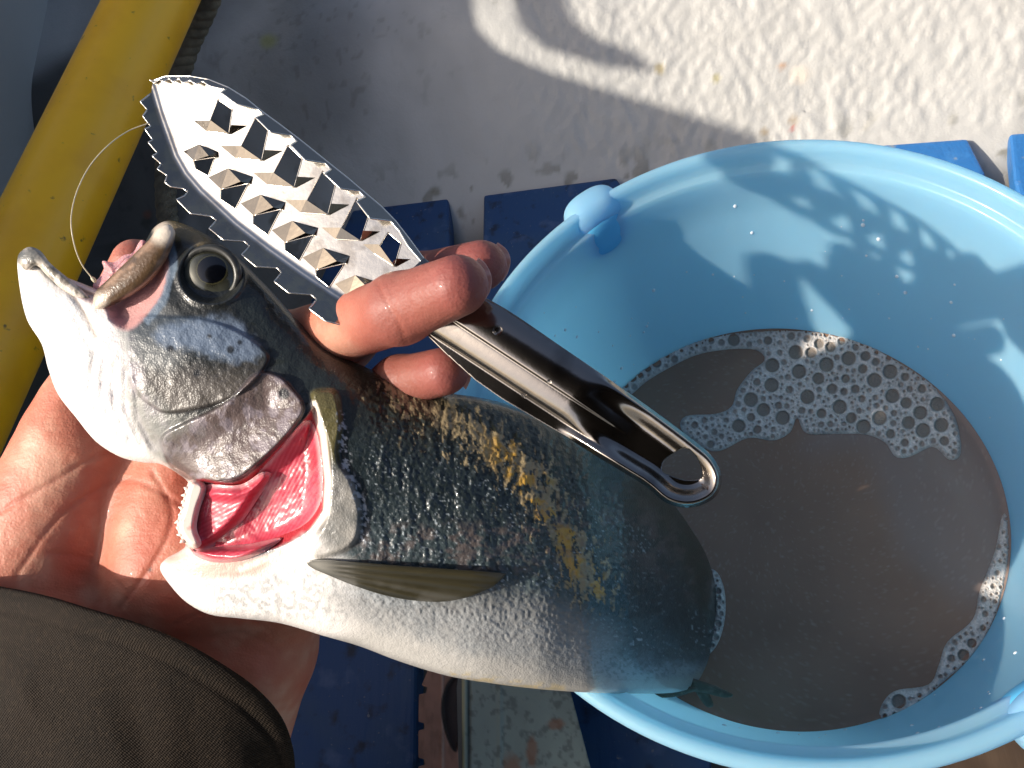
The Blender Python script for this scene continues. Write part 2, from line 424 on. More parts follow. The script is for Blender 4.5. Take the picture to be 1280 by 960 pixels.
tag(o, 'pale greenish weathered panel with rust stains below the fish belly', 'panel')

# ================================================================== BUCKET
rimc = c2w(np.array([.11335, -.004936, -.34837])); ROT = 0
RIM, HGT = .15, .25
def rz(z): return .15-.166*(-z)                       # outer wall radius at depth below the rim
prof = [(0, -HGT), (rz(-HGT)-.004, -HGT), (rz(-HGT), -HGT+.004)]
prof += [(rz(z)-.0022, z) for z in np.linspace(-HGT+.02, -.035, 16)]
prof += [(.1440, -.030), (.1440, -.012), (.1475, -.010), (.1495, -.0075), (.1502, -.004), (.1495, -.0012), (.1478, 0), (.1455, -.0002), (.1440, -.0018), (.1434, -.005), (.1428, -.0092), (.1418, -.0105), (.1395, -.0112), (.1386, -.0122), (.1382, -.016), (.1378, -.024)]
prof += [(rz(z)-.0052, z) for z in np.linspace(-.034, -HGT+.02, 16)]
prof += [(rz(-HGT)-.010, -HGT+.006), (0, -HGT+.005)]
prof = np.array(prof); SEG = 160
V = []; Fc = []
ear_ang = []
def ang_of(px, py):
    r = ray(px, py) @ M.T; t_ = (rimc[2]-CAMH)/r[2]; w = r*t_+CAM-rimc; return math.atan2(w[1], w[0])
ear0 = ang_of(748, 262)
for i, (r, z) in enumerate(prof):
    for k in range(SEG):
        a = 2*math.pi*k/SEG; V.append((r*math.cos(a), r*math.sin(a), z))
for i in range(len(prof)-1):
    for k in range(SEG): k2 = (k+1) % SEG; Fc.append([i*SEG+k, i*SEG+k2, (i+1)*SEG+k2, (i+1)*SEG+k])
m_bkt = mat('translucent_blue_plastic', (.45, .75, .92), .30, transl=.58, sss=.5, ssr=(.5, .8, 1), sscale=.012, bump=[('noise', 18, .12, .004), ('noise', 300, .06, .0005)],
            mottle=[(260, .76, .80, (.6, .85, .95))], coat=.2)
bucket = mesh_obj('bucket', V, Fc, m_bkt); bucket.location = rimc
tag(bucket, 'light blue translucent plastic bucket of murky brown water', 'bucket')
def blob(name, c, rx, m, parent, e=2.6):
    th = np.linspace(0, math.pi, 25); ph = np.linspace(0, 2*math.pi, 40, endpoint=False)
    sp = lambda v: np.sign(v)*np.abs(v)**(2/e)
    V = [(rx[0]*sp(math.sin(a))*sp(math.cos(b)), rx[1]*sp(math.sin(a))*sp(math.sin(b)), rx[2]*sp(math.cos(a))) for a in th for b in ph]
    Fc = [[i*40+k, (i+1)*40+k, (i+1)*40+(k+1) % 40, i*40+(k+1) % 40] for i in range(24) for k in range(40)]
    o = mesh_obj(name, V, Fc, m, parent); o.location = c; return o
m_ear = mat('blue_lug_plastic', (.16, .62, .95), .3, transl=.35, coat=.2)
for k, a in enumerate((ear0, ear0+math.pi)):
    o = blob('handle_lug', (.150*math.cos(a), .150*math.sin(a), -.011), (.011, .0165, .013), m_bkt, bucket); o.rotation_euler.z = a
    o = blob('lug_socket', (.1415*math.cos(a), .1415*math.sin(a), -.021), (.0045, .0135, .015), m_ear, bucket, 2.2); o.rotation_euler.z = a
# bail handle lying down outside the bucket, low side
bp = []
for s_ in np.linspace(0, 1, 60):
    a = ear0+math.pi*s_+math.pi; h = math.sin(math.pi*s_); rr_ = .163+.012*h
    bp.append((rr_*math.cos(a), rr_*math.sin(a), -.012-.11*h))
V, Fc = tube_data(bp, .0035, 14)
# ---- droplets and stuck scales on the inside of the bucket
g = np.random.default_rng(4); DV, DF = [], []
for k in range(150):
    a = g.uniform(0, 2*math.pi); z = -g.uniform(.02, .132)**1.0; rr_ = rz(z)-.0052; R_ = g.uniform(.0004, .0012)
    if k < 60: R_ *= .6
    o_ = len(DV); nrm = np.array([-math.cos(a), -math.sin(a), .2]); cc = np.array([rr_*math.cos(a), rr_*math.sin(a), z]); tt = np.array([-math.sin(a), math.cos(a), 0]); uu_ = np.cross(nrm, tt)
    for i in range(5):
        th_ = i/4*math.pi/2
        for j in range(10):
            b_ = j*math.pi/5; DV.append(cc+R_*(math.sin(th_)*(math.cos(b_)*tt+1.2*math.sin(b_)*uu_)+.6*math.cos(th_)*nrm))
    for i in range(4):
        for j in range(10): DF.append([o_+i*10+j, o_+(i+1)*10+j, o_+(i+1)*10+(j+1) % 10, o_+i*10+(j+1) % 10])
o = mesh_obj('droplets', np.array(DV)+rimc, DF, mat('splash', (.85, .9, .95), .12, transl=.2, spec=.8)); tag(o, 'tiny splashed drops drying on the inner bucket wall', kind='stuff')
# ---- water
DW = .14131
wz = rimc[2]-DW; RWt = .1205
def water_plane(x, y, *a): n = ray(x, y) @ M.T; return (wz-CAMH)/n[..., 2]
def water_px(V):
    c = w2c(V); return 640-F*c[:, 0]/c[:, 2], 480+F*c[:, 1]/c[:, 2]
rr = np.linspace(0, rz(-DW)-.0053, 110); aa = np.linspace(0, 2*math.pi, 360, endpoint=False)
R2, A2 = np.meshgrid(rr, aa, indexing='ij'); WX = rimc[0]+R2*np.cos(A2); WY = rimc[1]+R2*np.sin(A2)
WZ = wz + .0012*ss(rr[-1]-.003, rr[-1], R2) + .0004*(fbm(WX*60, WY*60, seed=51)-.5)
WV = np.stack([WX, WY, WZ], -1).reshape(-1, 3); wx, wy = water_px(WV)
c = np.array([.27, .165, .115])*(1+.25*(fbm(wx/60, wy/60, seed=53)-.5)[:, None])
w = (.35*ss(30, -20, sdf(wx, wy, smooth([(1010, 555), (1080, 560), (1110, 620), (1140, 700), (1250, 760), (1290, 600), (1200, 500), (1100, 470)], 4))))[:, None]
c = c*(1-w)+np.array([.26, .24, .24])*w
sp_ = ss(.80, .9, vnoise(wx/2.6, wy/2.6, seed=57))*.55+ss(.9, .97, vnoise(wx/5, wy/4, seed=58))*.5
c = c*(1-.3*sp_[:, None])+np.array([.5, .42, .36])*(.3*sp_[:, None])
i_, k_ = np.meshgrid(np.arange(109), np.arange(360), indexing='ij'); a = i_*360+k_; b_ = i_*360+(k_+1) % 360
WQ = np.stack([a.ravel(), (a+360).ravel(), (b_+360).ravel(), b_.ravel()], 1)
m_wat = mat('murky_water', attr=True, rough=.07, ior=1.33, bump=[('noise', 60, .12, .002), ('noise', 700, .10, .0004)])
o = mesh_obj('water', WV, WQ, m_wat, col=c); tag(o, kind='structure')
# ---- foam
Z5 = lambda L_: [(760+x/2.4615, 380+y/2.4615) for x, y in L_]
Z6 = lambda L_: [(960+x/2.667, 600+y/2.667) for x, y in L_]
foamA = smooth(Z5([(20, 262), (60, 222), (130, 166), (220, 122), (330, 93), (450, 82), (600, 78), (720, 93), (820, 128), (900, 178), (990, 236), (1040, 300), (1075, 370), (1085, 460), (1050, 480), (1000, 440), (930, 470), (885, 470), (850, 425), (790, 402), (700, 400),
                   (610, 398), (582, 352), (560, 395), (510, 420), (430, 413), (345, 452), (290, 440), (225, 385), (240, 345), (330, 338), (380, 315), (398, 262), (440, 208), (480, 175), (470, 150), (430, 138), (350, 142), (270, 158), (190, 196), (120, 238), (60, 285)]), 5)
shr = lambda P_, k: np.array([1010, 665])+(np.asarray(P_)-np.array([1010, 665]))*k
foamB = shr(smooth(Z6([(378, 770), (425, 712), (540, 690), (575, 625), (605, 545), (690, 470), (715, 370), (765, 240), (790, 120), (812, 130), (815, 260), (790, 400), (755, 500), (690, 600), (590, 690), (520, 750), (440, 800), (385, 820)]), 5), .985)
foamC = smooth([(884, 712), (897, 716), (906, 740), (906, 775), (897, 805), (884, 818), (889, 790), (893, 760), (890, 735)], 5)
m_foam = mat('soap_foam', attr=True, rough=.45, transl=.15, bump=[('voro', 900, .6, .0006), ('noise', 1500, .4, .0005)])
m_bub = bpy.data.materials.new('bubble_film'); m_bub.use_nodes = True; _t = m_bub.node_tree
_m = _t.nodes.new('ShaderNodeMixShader'); _a = _t.nodes.new('ShaderNodeBsdfTransparent'); _g = _t.nodes.new('ShaderNodeBsdfGlossy'); _g.inputs['Roughness'].default_value = .05
_f = _t.nodes.new('ShaderNodeLayerWeight'); _f.inputs[0].default_value = .06
_t.links.new(_f.outputs[0], _m.inputs[0]); _t.links.new(_a.outputs[0], _m.inputs[1]); _t.links.new(_g.outputs[0], _m.inputs[2]); _t.links.new(_m.outputs[0], _t.nodes['Material Output'].inputs[0])
def foam(name, poly, tries, rmax, seed, label):
    g = np.random.default_rng(seed); lo, hi = poly.min(0), poly.max(0); C = []
    radii = np.sort(np.clip(g.pareto(2.7, tries)*1.7+.9, 0, rmax))[::-1]; keep = g.random(tries) < .6
    cx_ = g.uniform(lo[0], hi[0], tries); cy_ = g.uniform(lo[1], hi[1], tries); dd = sdf(cx_, cy_, poly)
    for r, x, y, d, kp in zip(radii, cx_, cy_, dd, keep):
        if d > -r*.9-1.2 or not kp: continue
        if C:
            q = np.array(C); 
            if (np.hypot(q[:, 0]-x, q[:, 1]-y) < (q[:, 2]+r)*1.08+1.2).any(): continue
        C.append((x, y, r))
    C = np.array(C)
    def field(x, y):
        best = np.full(x.shape, 99.); rad = np.zeros(x.shape)
        for (a, b, r) in C:
            m = (np.abs(x-a) < r+4) & (np.abs(y-b) < r+4)
            if m.any():
                dd = np.hypot(x[m]-a, y[m]-b)-r; rad[m] = np.where(dd < best[m], r, rad[m]); best[m] = np.minimum(best[m], dd)
        return best, rad
    def Df(x, y, d):
        b, _ = field(x, y); h = .0011*ss(0, 5, d)*(.6+.8*fbm(x/9, y/9, seed=seed)); h = h*ss(-.6, .8, b)+.0007*np.exp(-((b-.6)/.9)**2)*ss(0, 2, d)
        return water_plane(x, y)-.0003-h
    def cf(x, y, d):
        b, rd = field(x, y); w = ss(-1.2, .7, b)[:, None]; micro = fbm(x/1.6, y/1.6, oct=2, seed=seed+3)[:, None]
        base = np.array([.88, .80, .74])*(.62+.55*micro); fade = ss(-1, 6, d)[:, None]
        n = fbm(x/25, y/25, seed=seed+5)[:, None]
        base = base*(.6+.4*fade)*(.8+.35*n)
        dkk = ss(1., 6.5, rd)[:, None]; return base*w+(base*.72*(1-dkk)+np.array([.30, .25, .21])*dkk)*(1-w)
    o = relief(name, poly, 1.1, Df, .0004, m_foam, colfn=cf); tag(o, label, kind='stuff')
    return o, C
fo, CA = foam('foam', foamA, 16000, 9, 3, 'grey white soap foam floating along the far bucket wall')
fo2, CB = foam('foam', foamB, 2600, 9, 5, 'thin foam of bubbles along the near right bucket wall')
fo3, CC = foam('foam', foamC, 500, 4, 6, 'small froth where the fish enters the water')
BV = []; BF = []
for x, y, r in np.concatenate([CA[CA[:, 2] > 3.0], CB[CB[:, 2] > 2.0], CC[CC[:, 2] > 1.6], [[943, 620, 6], [1015, 738, 5]]]):
    Dw = float(water_plane(np.array(x), np.array(y))); c_ = c2w(P(x, y, Dw)); R_ = r*Dw/F
    th = np.linspace(.02, math.pi/2, 7); o0 = len(BV)
    for t_ in th:
        for k in range(16): BV.append((c_[0]+R_*math.sin(t_)*math.cos(k*math.pi/8), c_[1]+R_*math.sin(t_)*math.sin(k*math.pi/8), c_[2]+.0003+R_*.75*math.cos(t_)))
    for i in range(6):
        for k in range(16): BF.append([o0+i*16+k, o0+(i+1)*16+k, o0+(i+1)*16+(k+1) % 16, o0+i*16+(k+1) % 16])
    BF.append([o0+k for k in range(16)])
o = mesh_obj('bubbles', BV, BF, m_bub); tag(o, 'clear soap bubbles in the foam on the water', kind='stuff')

# ================================================================== FISH
Dc_x = [0, 250, 450, 600, 680, 740, 790, 830, 865, 890, 915]; Dc_v = [.292, .288, .286, .288, .293, .303, .325, .358, .405, .445, .48]
def Dc(x): 
    r = 0
    for k in (-12, -6, 0, 6, 12): r = r+np.interp(x+k, Dc_x, Dc_v)/5
    return r
body_poly = smooth([(22, 322), (34, 311), (48, 316), (60, 331), (80, 345), (100, 353), (118, 360), (136, 366), (152, 352), (168, 330), (180, 306), (192, 285), (209, 276), (230, 280), (252, 290), (277, 305), (300, 324), (322, 346), (345, 370), (368, 396), (390, 418), (412, 436),
   (432, 448), (462, 461), (500, 477), (550, 490), (600, 497), (650, 510), (705, 533), (760, 562), (805, 592), (838, 625), (862, 658), (882, 692), (894, 730), (897, 770), (892, 805), (880, 838), (866, 858), (840, 866), (790, 867), (740, 866), (680, 862), (620, 855), (560, 845), (500, 827), (450, 808), (405, 795), (350, 779), (300, 773), (262, 768),
   (232, 752), (210, 728), (200, 710), (208, 698), (226, 688), (232, 680), (224, 664), (222, 650), (228, 632), (236, 606), (222, 592), (200, 580), (178, 578), (150, 571), (120, 552), (95, 522), (72, 492), (60, 460), (52, 430), (34, 400), (25, 362)], 5)
infl = inflate_fn(body_poly)
opercle = smooth([(318, 468), (345, 468), (366, 486), (380, 512), (358, 545), (328, 575), (300, 597), (268, 603), (240, 600), (218, 588), (205, 566), (203, 545), (232, 528), (262, 514), (292, 495)], 5)
cheek = smooth([(166, 398), (215, 395), (262, 400), (300, 415), (334, 440), (330, 462), (306, 488), (270, 505), (215, 516), (190, 508), (165, 482), (158, 440)], 5)
cavity = smooth([(383, 522), (394, 508), (402, 540), (407, 590), (404, 632), (388, 660), (352, 682), (310, 693), (268, 700), (242, 690), (230, 668), (236, 632), (246, 600), (290, 604), (322, 585), (352, 556)], 5)
collar = smooth([(388, 492), (404, 486), (422, 492), (428, 530), (424, 570), (440, 600), (452, 640), (448, 672), (430, 690), (395, 698), (388, 680), (404, 650), (410, 610), (408, 560), (396, 520)], 5)
jawline = smooth([(50, 318), (70, 345), (95, 375), (110, 400), (120, 420)], 5, False)
mouth_in = smooth([(118, 360), (150, 345), (175, 320), (200, 305), (210, 330), (205, 362), (185, 392), (160, 412), (138, 402), (130, 385), (100, 372), (70, 350), (62, 334)], 5)
eye_c = (264, 343)
belly_line = np.array([(22, 400), (60, 480), (120, 552), (200, 640), (200, 710), (262, 768), (350, 779), (450, 808), (560, 845), (680, 862), (790, 867), (880, 850)])
def fish_relief(x, y):
    """local depth relief in metres, + towards the viewer"""
    h = .0
    so_ = sdf(x, y, opercle); h = h+.0030*ss(1.5, -2.5, so_)*ss(40, 0, np.abs(so_)+0*x)*.8
    so_ = sdf(x, y, cheek); h = h+.0016*ss(1.2, -3, so_)*ss(350, 430, y)
    sc = sdf(x, y, cavity); h = h-.008*ss(2, -26, sc)-.002*ss(1, -3, sc)
    sl = sdf(x, y, collar); h = h+.0024*ss(2, -6, sl)
    de = np.hypot((x-eye_c[0])/37, (y-eye_c[1])/34); h = h-.0035*ss(1.12, .8, de)+.0009*np.exp(-((de-1.12)/.1)**2)
    sm = sdf(x, y, mouth_in); h = h-.0055*ss(2, -14, sm)
    dj, tj = dline(x, y, jawline); h = h-.0008*np.exp(-(dj/5)**2)
    # head furrows, throat folds
    h = h-.0006*np.exp(-((dline(x, y, [(100, 400), (130, 470), (165, 520), (200, 560)])[0])/9)**2)
    for k in range(5):
        q = dline(x, y, [(118+k*13, 440+k*8), (112+k*15, 490+k*8), (135+k*14, 540+k*5)])[0]; h = h-.0005*np.exp(-(q/4.5)**2)
    h = h+.0010*(fbm(x/22, y/22, seed=61)-.5)*ss(470, 380, x) + .0003*(fbm(x/6, y/6, seed=62)-.5)
    # wet slimy skin: running streaks over the flank
    st_ = fbm(x/9, y/26, seed=63); bdist = ss(15, 75, dline(x, y, belly_line)[0]); h = h+bdist*.0013*(st_-.5)*ss(430, 480, x)*ss(800, 700, x)*ss(800, 700, y)
    h = h+.00055*(.2+.8*bdist)*(vnoise(x/3.2, y/3.2, seed=64)-.5)*ss(430, 480, x)
    return h
AS = .54
def asp(x): return .45+.09*ss(300, 450, x)
def fishD(x, y, d):
    d0 = Dc(x); return d0-asp(x)*infl(x, y, d)*d0/F-fish_relief(x, y)*ss(0, 14, d)
def fish_back(x, y, d):
    d0 = Dc(x); hd = asp(x)*infl(x, y, d)*d0/F; return 2*hd+fish_relief(x, y)*ss(0, 14, d)+.0002
back_line = np.array([(190, 285), (230, 280), (277, 305), (322, 346), (368, 396), (412, 436), (462, 461), (550, 490), (650, 510), (760, 562), (838, 625), (882, 692), (897, 770)])
def mix(c, k, w): w = np.clip(w, 0, 1)[:, None]; return c*(1-w)+np.asarray(k)*w
def in_(x, y, poly, f=6, n=None): return ss(f, -f, sdf(x, y, poly)+(0 if n is None else n))
def fishcol(x, y, d):
    nA = fbm(x/28, y/28, seed=71)-.5; nB = fbm(x/8, y/8, seed=72)-.5; nC = fbm(x/3.2, y/3.2, oct=3, seed=73)-.5
    db, _ = dline(x, y, back_line); de, _ = dline(x, y, belly_line)
    v = db/(db+de+1e-6)+.10*nA+.03*nB                 # 0 back .. 1 belly
    v = v-.10*ss(640, 760, x)*0
    c = np.zeros((len(x), 3))+np.array([.020, .022, .016])
    c = mix(c, (.018, .026, .029), ss(.08, .3, v)); c = mix(c, (.044, .060, .066), ss(.35, .65, v)); tl = ss(560, 760, x)[:, None]; c = c*(1-tl)+c*tl*np.array([1.5, 1.6, 1.55]); c = mix(c, (.30, .33, .35), ss(.66, .84, v)); c = mix(c, (.50, .48, .45), ss(.80, .95, v)); c = c*(1-.28*ss(520, 700, x)*ss(.75, .9, v))[:, None]; sp2 = ss(.80, .90, vnoise(x/2.1, y/2.1, seed=301))*ss(.12, .3, v)*ss(.85, .6, v)*ss(440, 470, x)*(.35+.65*ss(.4, .6, fbm(x/40, y/40, seed=302))); c = mix(c, (.42, .47, .50), sp2*.7)  # pale flank specks: glints of the scales painted into the colour
    c = c*(1+(.55*nB+.7*nC)*(1-.75*ss(.7, .9, v)))[:, None]
    R = np.full(len(x), .30)
    # grey freckles along the lower flank
    c = mix(c, (.10, .11, .12), ss(.62, .75, vnoise(x/2.4, y/2.4, seed=74))*ss(.55, .7, v)*ss(.95, .8, v)*.7)
    # brown and ochre patches: reflections of the yellow pole painted on the back
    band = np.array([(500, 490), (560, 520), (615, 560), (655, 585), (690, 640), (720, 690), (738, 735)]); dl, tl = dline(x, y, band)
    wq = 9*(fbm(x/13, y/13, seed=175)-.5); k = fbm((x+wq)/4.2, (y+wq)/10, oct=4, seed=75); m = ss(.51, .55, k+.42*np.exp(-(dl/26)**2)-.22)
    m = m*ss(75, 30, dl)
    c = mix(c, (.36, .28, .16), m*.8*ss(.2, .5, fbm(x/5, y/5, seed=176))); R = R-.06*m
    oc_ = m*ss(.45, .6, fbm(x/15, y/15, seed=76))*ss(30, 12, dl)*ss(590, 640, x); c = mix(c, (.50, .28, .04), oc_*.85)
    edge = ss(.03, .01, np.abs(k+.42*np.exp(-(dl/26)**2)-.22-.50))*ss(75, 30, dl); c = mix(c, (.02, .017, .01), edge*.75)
    r2 = ss(.60, .68, fbm(x/7, y/11, seed=77))*ss(24, 8, np.hypot((x-752)/1.3, y-772)); c = mix(c, (.45, .4, .3), r2*.8)
    pk = ss(50, 15, dline(x, y, [(470, 690), (560, 690), (640, 690), (770, 640), (870, 720)])[0])*ss(.45, .7, fbm(x/12, y/8, seed=78)); c = mix(c, (.14, .10, .09), pk*.5)
    # dorsal edge scratches on head
    dh, th = dline(x, y, [(292, 315), (330, 352), (360, 400), (382, 440)]); m = ss(9, 3, dh+7*nB*2)*ss(.42, .6, fbm(x/5, y/5, seed=79)); c = mix(c, (.34, .29, .17), m*.9)
    # underside edge ochre
    m = ss(12, 3, dline(x, y, [(560, 845), (640, 858), (700, 863)])[0])*ss(.45, .6, fbm(x/9, y/3, seed=80)); c = mix(c, (.5, .4, .22), m*.8)
    # ---- head
    hd = ss(400, 350, x+.30*(y-480))*ss(610, 600, y)
    c = mix(c, (.022, .024, .023), hd)
    wh = in_(x, y, smooth([(20, 300), (60, 330), (120, 365), (150, 400), (165, 440), (165, 490), (205, 530), (235, 560), (240, 600), (150, 640), (0, 560), (-20, 320)], 4), 11, 16*nA+8*nB); c = mix(c, (.84, .80, .76), wh*ss(400, 330, x))
    tr = in_(x, y, smooth([(150, 395), (200, 385), (232, 420), (215, 470), (215, 520), (235, 560), (205, 575), (160, 500), (145, 440)], 4), 14, 14*nA+8*nB); c = mix(c, (.22, .225, .22), tr*.8)
    ck = in_(x, y, cheek, 3, 4*nB); c = mix(c, (.045, .06, .075), ck*ss(470, 380, y+.0*x)*1.0); c = mix(c, (.105, .092, .080), ck*ss(445, 485, y+12*nA*2))
    bl = in_(x, y, smooth([(245, 400), (285, 398), (318, 425), (325, 445), (290, 452), (250, 440), (205, 432), (195, 415)], 4), 8, 16*nB); c = mix(c, (.17, .22, .30), bl*.8)
    op = in_(x, y, opercle, 2, 3*nB); c = mix(c, (.13, .095, .088), op)
    c = mix(c, (.25, .21, .23), op*ss(.48, .62, fbm(x/11, y/11, seed=81))*.75); c = mix(c, (.12, .10, .09), op*ss(.55, .7, fbm(x/9, y/13, seed=82))*.5)
    gr = in_(x, y, smooth([(170, 470), (215, 515), (240, 530), (205, 560), (220, 592), (185, 560), (160, 510)], 4), 9, 8*nB); c = mix(c, (.17, .17, .15), gr*.7)
    edge = np.exp(-(sdf(x, y, opercle)/2.2)**2); c = mix(c, (.035, .03, .03), edge*.75); edge = np.exp(-(sdf(x, y, cheek)/1.8)**2)*ss(455, 480, y+.25*(x-300)); c = mix(c, (.035, .03, .03), edge*.8)
    for sx, sy, r in [(213, 436, 4), (288, 437, 4.5), (330, 435, 5), (246, 466, 4.5), (355, 492, 7), (187, 398, 4), (262, 420, 3), (300, 428, 3)]:
        c = mix(c, (.015, .017, .02), ss(r+1.5, r-1.5, np.hypot(x-sx, y-sy)+2*nB)*.9)
    dkz = in_(x, y, smooth([(355, 400), (410, 440), (430, 480), (400, 485), (385, 500), (370, 480), (340, 455), (330, 420), (300, 395), (310, 360)], 4), 9, 10*nA); c = mix(c, (.022, .028, .028), dkz)
    # snout and forehead
    sn = in_(x, y, smooth([(190, 284), (208, 274), (232, 280), (262, 298), (255, 312), (232, 300), (215, 300)], 4), 5, 6*nB); c = mix(c, (.16, .12, .06), sn); 
    c = mix(c, (.6, .5, .4), ss(16, 6, np.hypot(x-203, y-287)))  # pale spot: highlight painted on the snout tip
    m = in_(x, y, mouth_in, 4, 3*nB); c = mix(c, (.62, .33, .31), m); c = mix(c, (.80, .62, .56), m*ss(150, 110, x))
    lj = ss(11, 5, dline(x, y, [(28, 322), (45, 320), (60, 338), (72, 350)])[0]+4*nB); c = mix(c, (.10, .10, .09), lj*.85)
    for k_ in range(6):
        q_ = dline(x, y, [(122+k_*12, 432+k_*9), (108+k_*15, 470+k_*8), (118+k_*15, 505+k_*8), (142+k_*13, 545+k_*4)])[0]; c = mix(c, (.42, .38, .40), np.exp(-(q_/4.5)**2)*.30*ss(.3, .6, fbm(x/12, y/12, seed=181+k_)))
    c = mix(c, (.50, .44, .48), ss(.5, .68, fbm(x/16, y/26, seed=190))*in_(x, y, [(80, 400), (160, 420), (215, 560), (120, 540), (75, 470)], 12)*.5)
    m = np.exp(-(dline(x, y, jawline)[0]/3.)**2); c = mix(c, (.22, .16, .12), m*.7)
    m = ss(7, 3, dline(x, y, [(213, 300), (217, 330), (205, 375), (185, 400)])[0]+6*nB); c = mix(c, (.16, .21, .27), m*.8)
    # ---- gill opening, isthmus, collar
    cv = in_(x, y, cavity, 2); c = mix(c, (.42, .035, .045), cv)
    isth = in_(x, y, smooth([(198, 706), (226, 686), (262, 700), (330, 698), (390, 665), (412, 690), (440, 700), (520, 760), (400, 800), (260, 775), (205, 735)], 4), 7, 6*nB); c = mix(c, (.82, .78, .75), isth*ss(480, 380, x))
    pk = in_(x, y, smooth([(205, 700), (240, 690), (300, 700), (340, 695), (330, 715), (300, 722), (232, 722)], 4), 6, 4*nB); c = mix(c, (.80, .38, .30), pk*.85)
    cl = in_(x, y, collar, 3, 3*nB); c = mix(c, (.11, .095, .04), cl*ss(590, 560, y)); c = mix(c, (.40, .37, .33), cl*ss(575, 610, y)*(.6+nA))
    wl = ss(6, 2, dline(x, y, [(392, 505), (404, 545), (410, 600), (408, 640), (385, 672), (340, 695), (300, 712)])[0]); c = mix(c, (.82, .72, .62), wl*.95)
    m = ss(8, 3, dline(x, y, [(425, 520), (432, 580), (455, 640), (455, 680)])[0]+10*nB); c = mix(c, (.45, .47, .50), m*ss(.5, .6, fbm(x/4, y/4, seed=84)))
    scl = in_(x, y, smooth([(250, 735), (300, 725), (380, 705), (440, 700), (470, 745), (430, 775), (300, 765)], 4), 12); c = mix(c, (.38, .38, .37), scl*ss(.5, .62, vnoise(x/4, y/4, seed=85))*.6)
    gy_ = in_(x, y, smooth([(400, 740), (520, 750), (640, 740), (720, 760), (780, 800), (700, 830), (560, 800), (450, 775)], 4), 20, 14*nA); c = mix(c, (.30, .29, .28), gy_*.55)
    R = R+.15*wh
    return np.concatenate([np.clip(c, .003, .9), R[:, None]], 1)
m_fish = mat('wet_fish_skin', attr=True, rough_attr=True, ior=1.38, coat=.45, metal=0.0, spec=.35, sss=.0,
             bump=[('voro', 1300, .28, .0004), ('noise', 350, .14, .0008), ('noise', 1700, .35, .0003)])
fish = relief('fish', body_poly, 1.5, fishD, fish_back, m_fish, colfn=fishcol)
tag(fish, 'silver trout with open mouth and exposed red gill, head end out of the bucket', 'fish')
# gill cover plate edge and gills
def gill_height(x, y): 
    return fishD(x, y, np.full(x.shape, 60.))
m_gill = mat('red_gill_flesh', attr=True, rough=.28, ior=1.4, coat=.4, sss=.25, ssr=(1, .15, .1), sscale=.004)
gA = smooth([(245, 604), (292, 607), (322, 588), (350, 560), (380, 526), (396, 538), (404, 590), (402, 630), (380, 662), (336, 682), (300, 690), (255, 695), (238, 680), (236, 650)], 5)
rowsl = np.array([(262, 620), (330, 590), (385, 540)])
def gcol(x, y, d, off=0):
    ang = np.arctan2(y-930, x-190)*230 if off == 0 else (x*.5+y)*.55
    f = .5+.5*np.sin(ang*2.1+1.5*fbm(x/10, y/10, seed=91)); c = np.zeros((len(x), 3))+np.array([.52, .035, .065])
    c = mix(c, (.74, .17, .22), f*.35); c = mix(c, (.30, .015, .03), ss(.45, .7, fbm(x/30, y/30, seed=92))*.6)
    c = mix(c, (.80, .42, .42), ss(8, 1, d)*.7)
    return c
def gD(x, y, d):
    b = gill_height(x, y)
    ang = np.arctan2(y-930, x-190)*230
    return b-.0030*ss(0, 22, d)+.0024*np.exp(-((x-330)/38)**2-((y-640)/30)**2)-.00004*np.sin(ang*2.1)*ss(0, 8, d)
g1 = relief('gill', gA, 1.4, gD, .0015, m_gill, fish, colfn=gcol); g1['label'] = 'broad red gill lobe with fine filaments'
gB = smooth([(238, 660), (246, 620), (258, 606), (300, 606), (328, 590), (340, 596), (322, 624), (300, 655), (268, 682), (246, 690), (236, 680)], 5)
def g2D(x, y, d):
    b = gill_height(x, y); ang = (x*.5+y)*.55
    return b-.0065*ss(0, 14, d)-.002-.00004*np.sin(ang*2.1)*ss(0, 6, d)
g2 = relief('gill', gB, 1.4, g2D, .0018, m_gill, fish, colfn=lambda x, y, d: gcol(x, y, d, 1)); g2['label'] = 'front gill lobe folded over the rear one'
gC = smooth([(240, 690), (262, 682), (310, 680), (352, 672), (330, 690), (296, 702), (262, 702)], 5)
g3 = relief('gill', gC, 1.4, lambda x, y, d: gill_height(x, y)-.006*ss(0, 9, d)-.001, .0015, m_gill, fish, colfn=lambda x, y, d: gcol(x, y, d, 1)); g3['label'] = 'lowest small gill lobe'
# white gill arch with rakers
arch = smooth([(238, 600), (252, 601), (258, 612), (250, 636), (246, 660), (252, 680), (240, 686), (226, 672), (221, 655), (227, 634), (232, 612)], 4)
V, Q, x, y, d = relief_data(arch, 1.3, lambda x, y, d: gill_height(x, y)*0+Dc(x)-.0105-.0035*ss(0, 7, d), .006)
parts = [(V, Q)]
for k in range(9):
    yy = 610+k*8.2; xx = np.interp(yy, [605, 635, 655, 675], [234, 228, 222, 228]); D_ = .2775
    pth = c2w(np.array([P(xx+4, yy, D_), P(xx-1, yy+1, D_), P(xx-3-2*(k % 2), yy-1+2*(k % 3), D_)]))
    parts.append(tube_data(pth, [.0009, .0007, .0002], 6))
V2, F2 = join(parts)
o = mesh_obj('gill_arch', V2, F2, mat('gill_arch_bone', (.82, .66, .58), .35, coat=.4, mottle=[(260, .55, .7, (.8, .35, .3))]), fish)
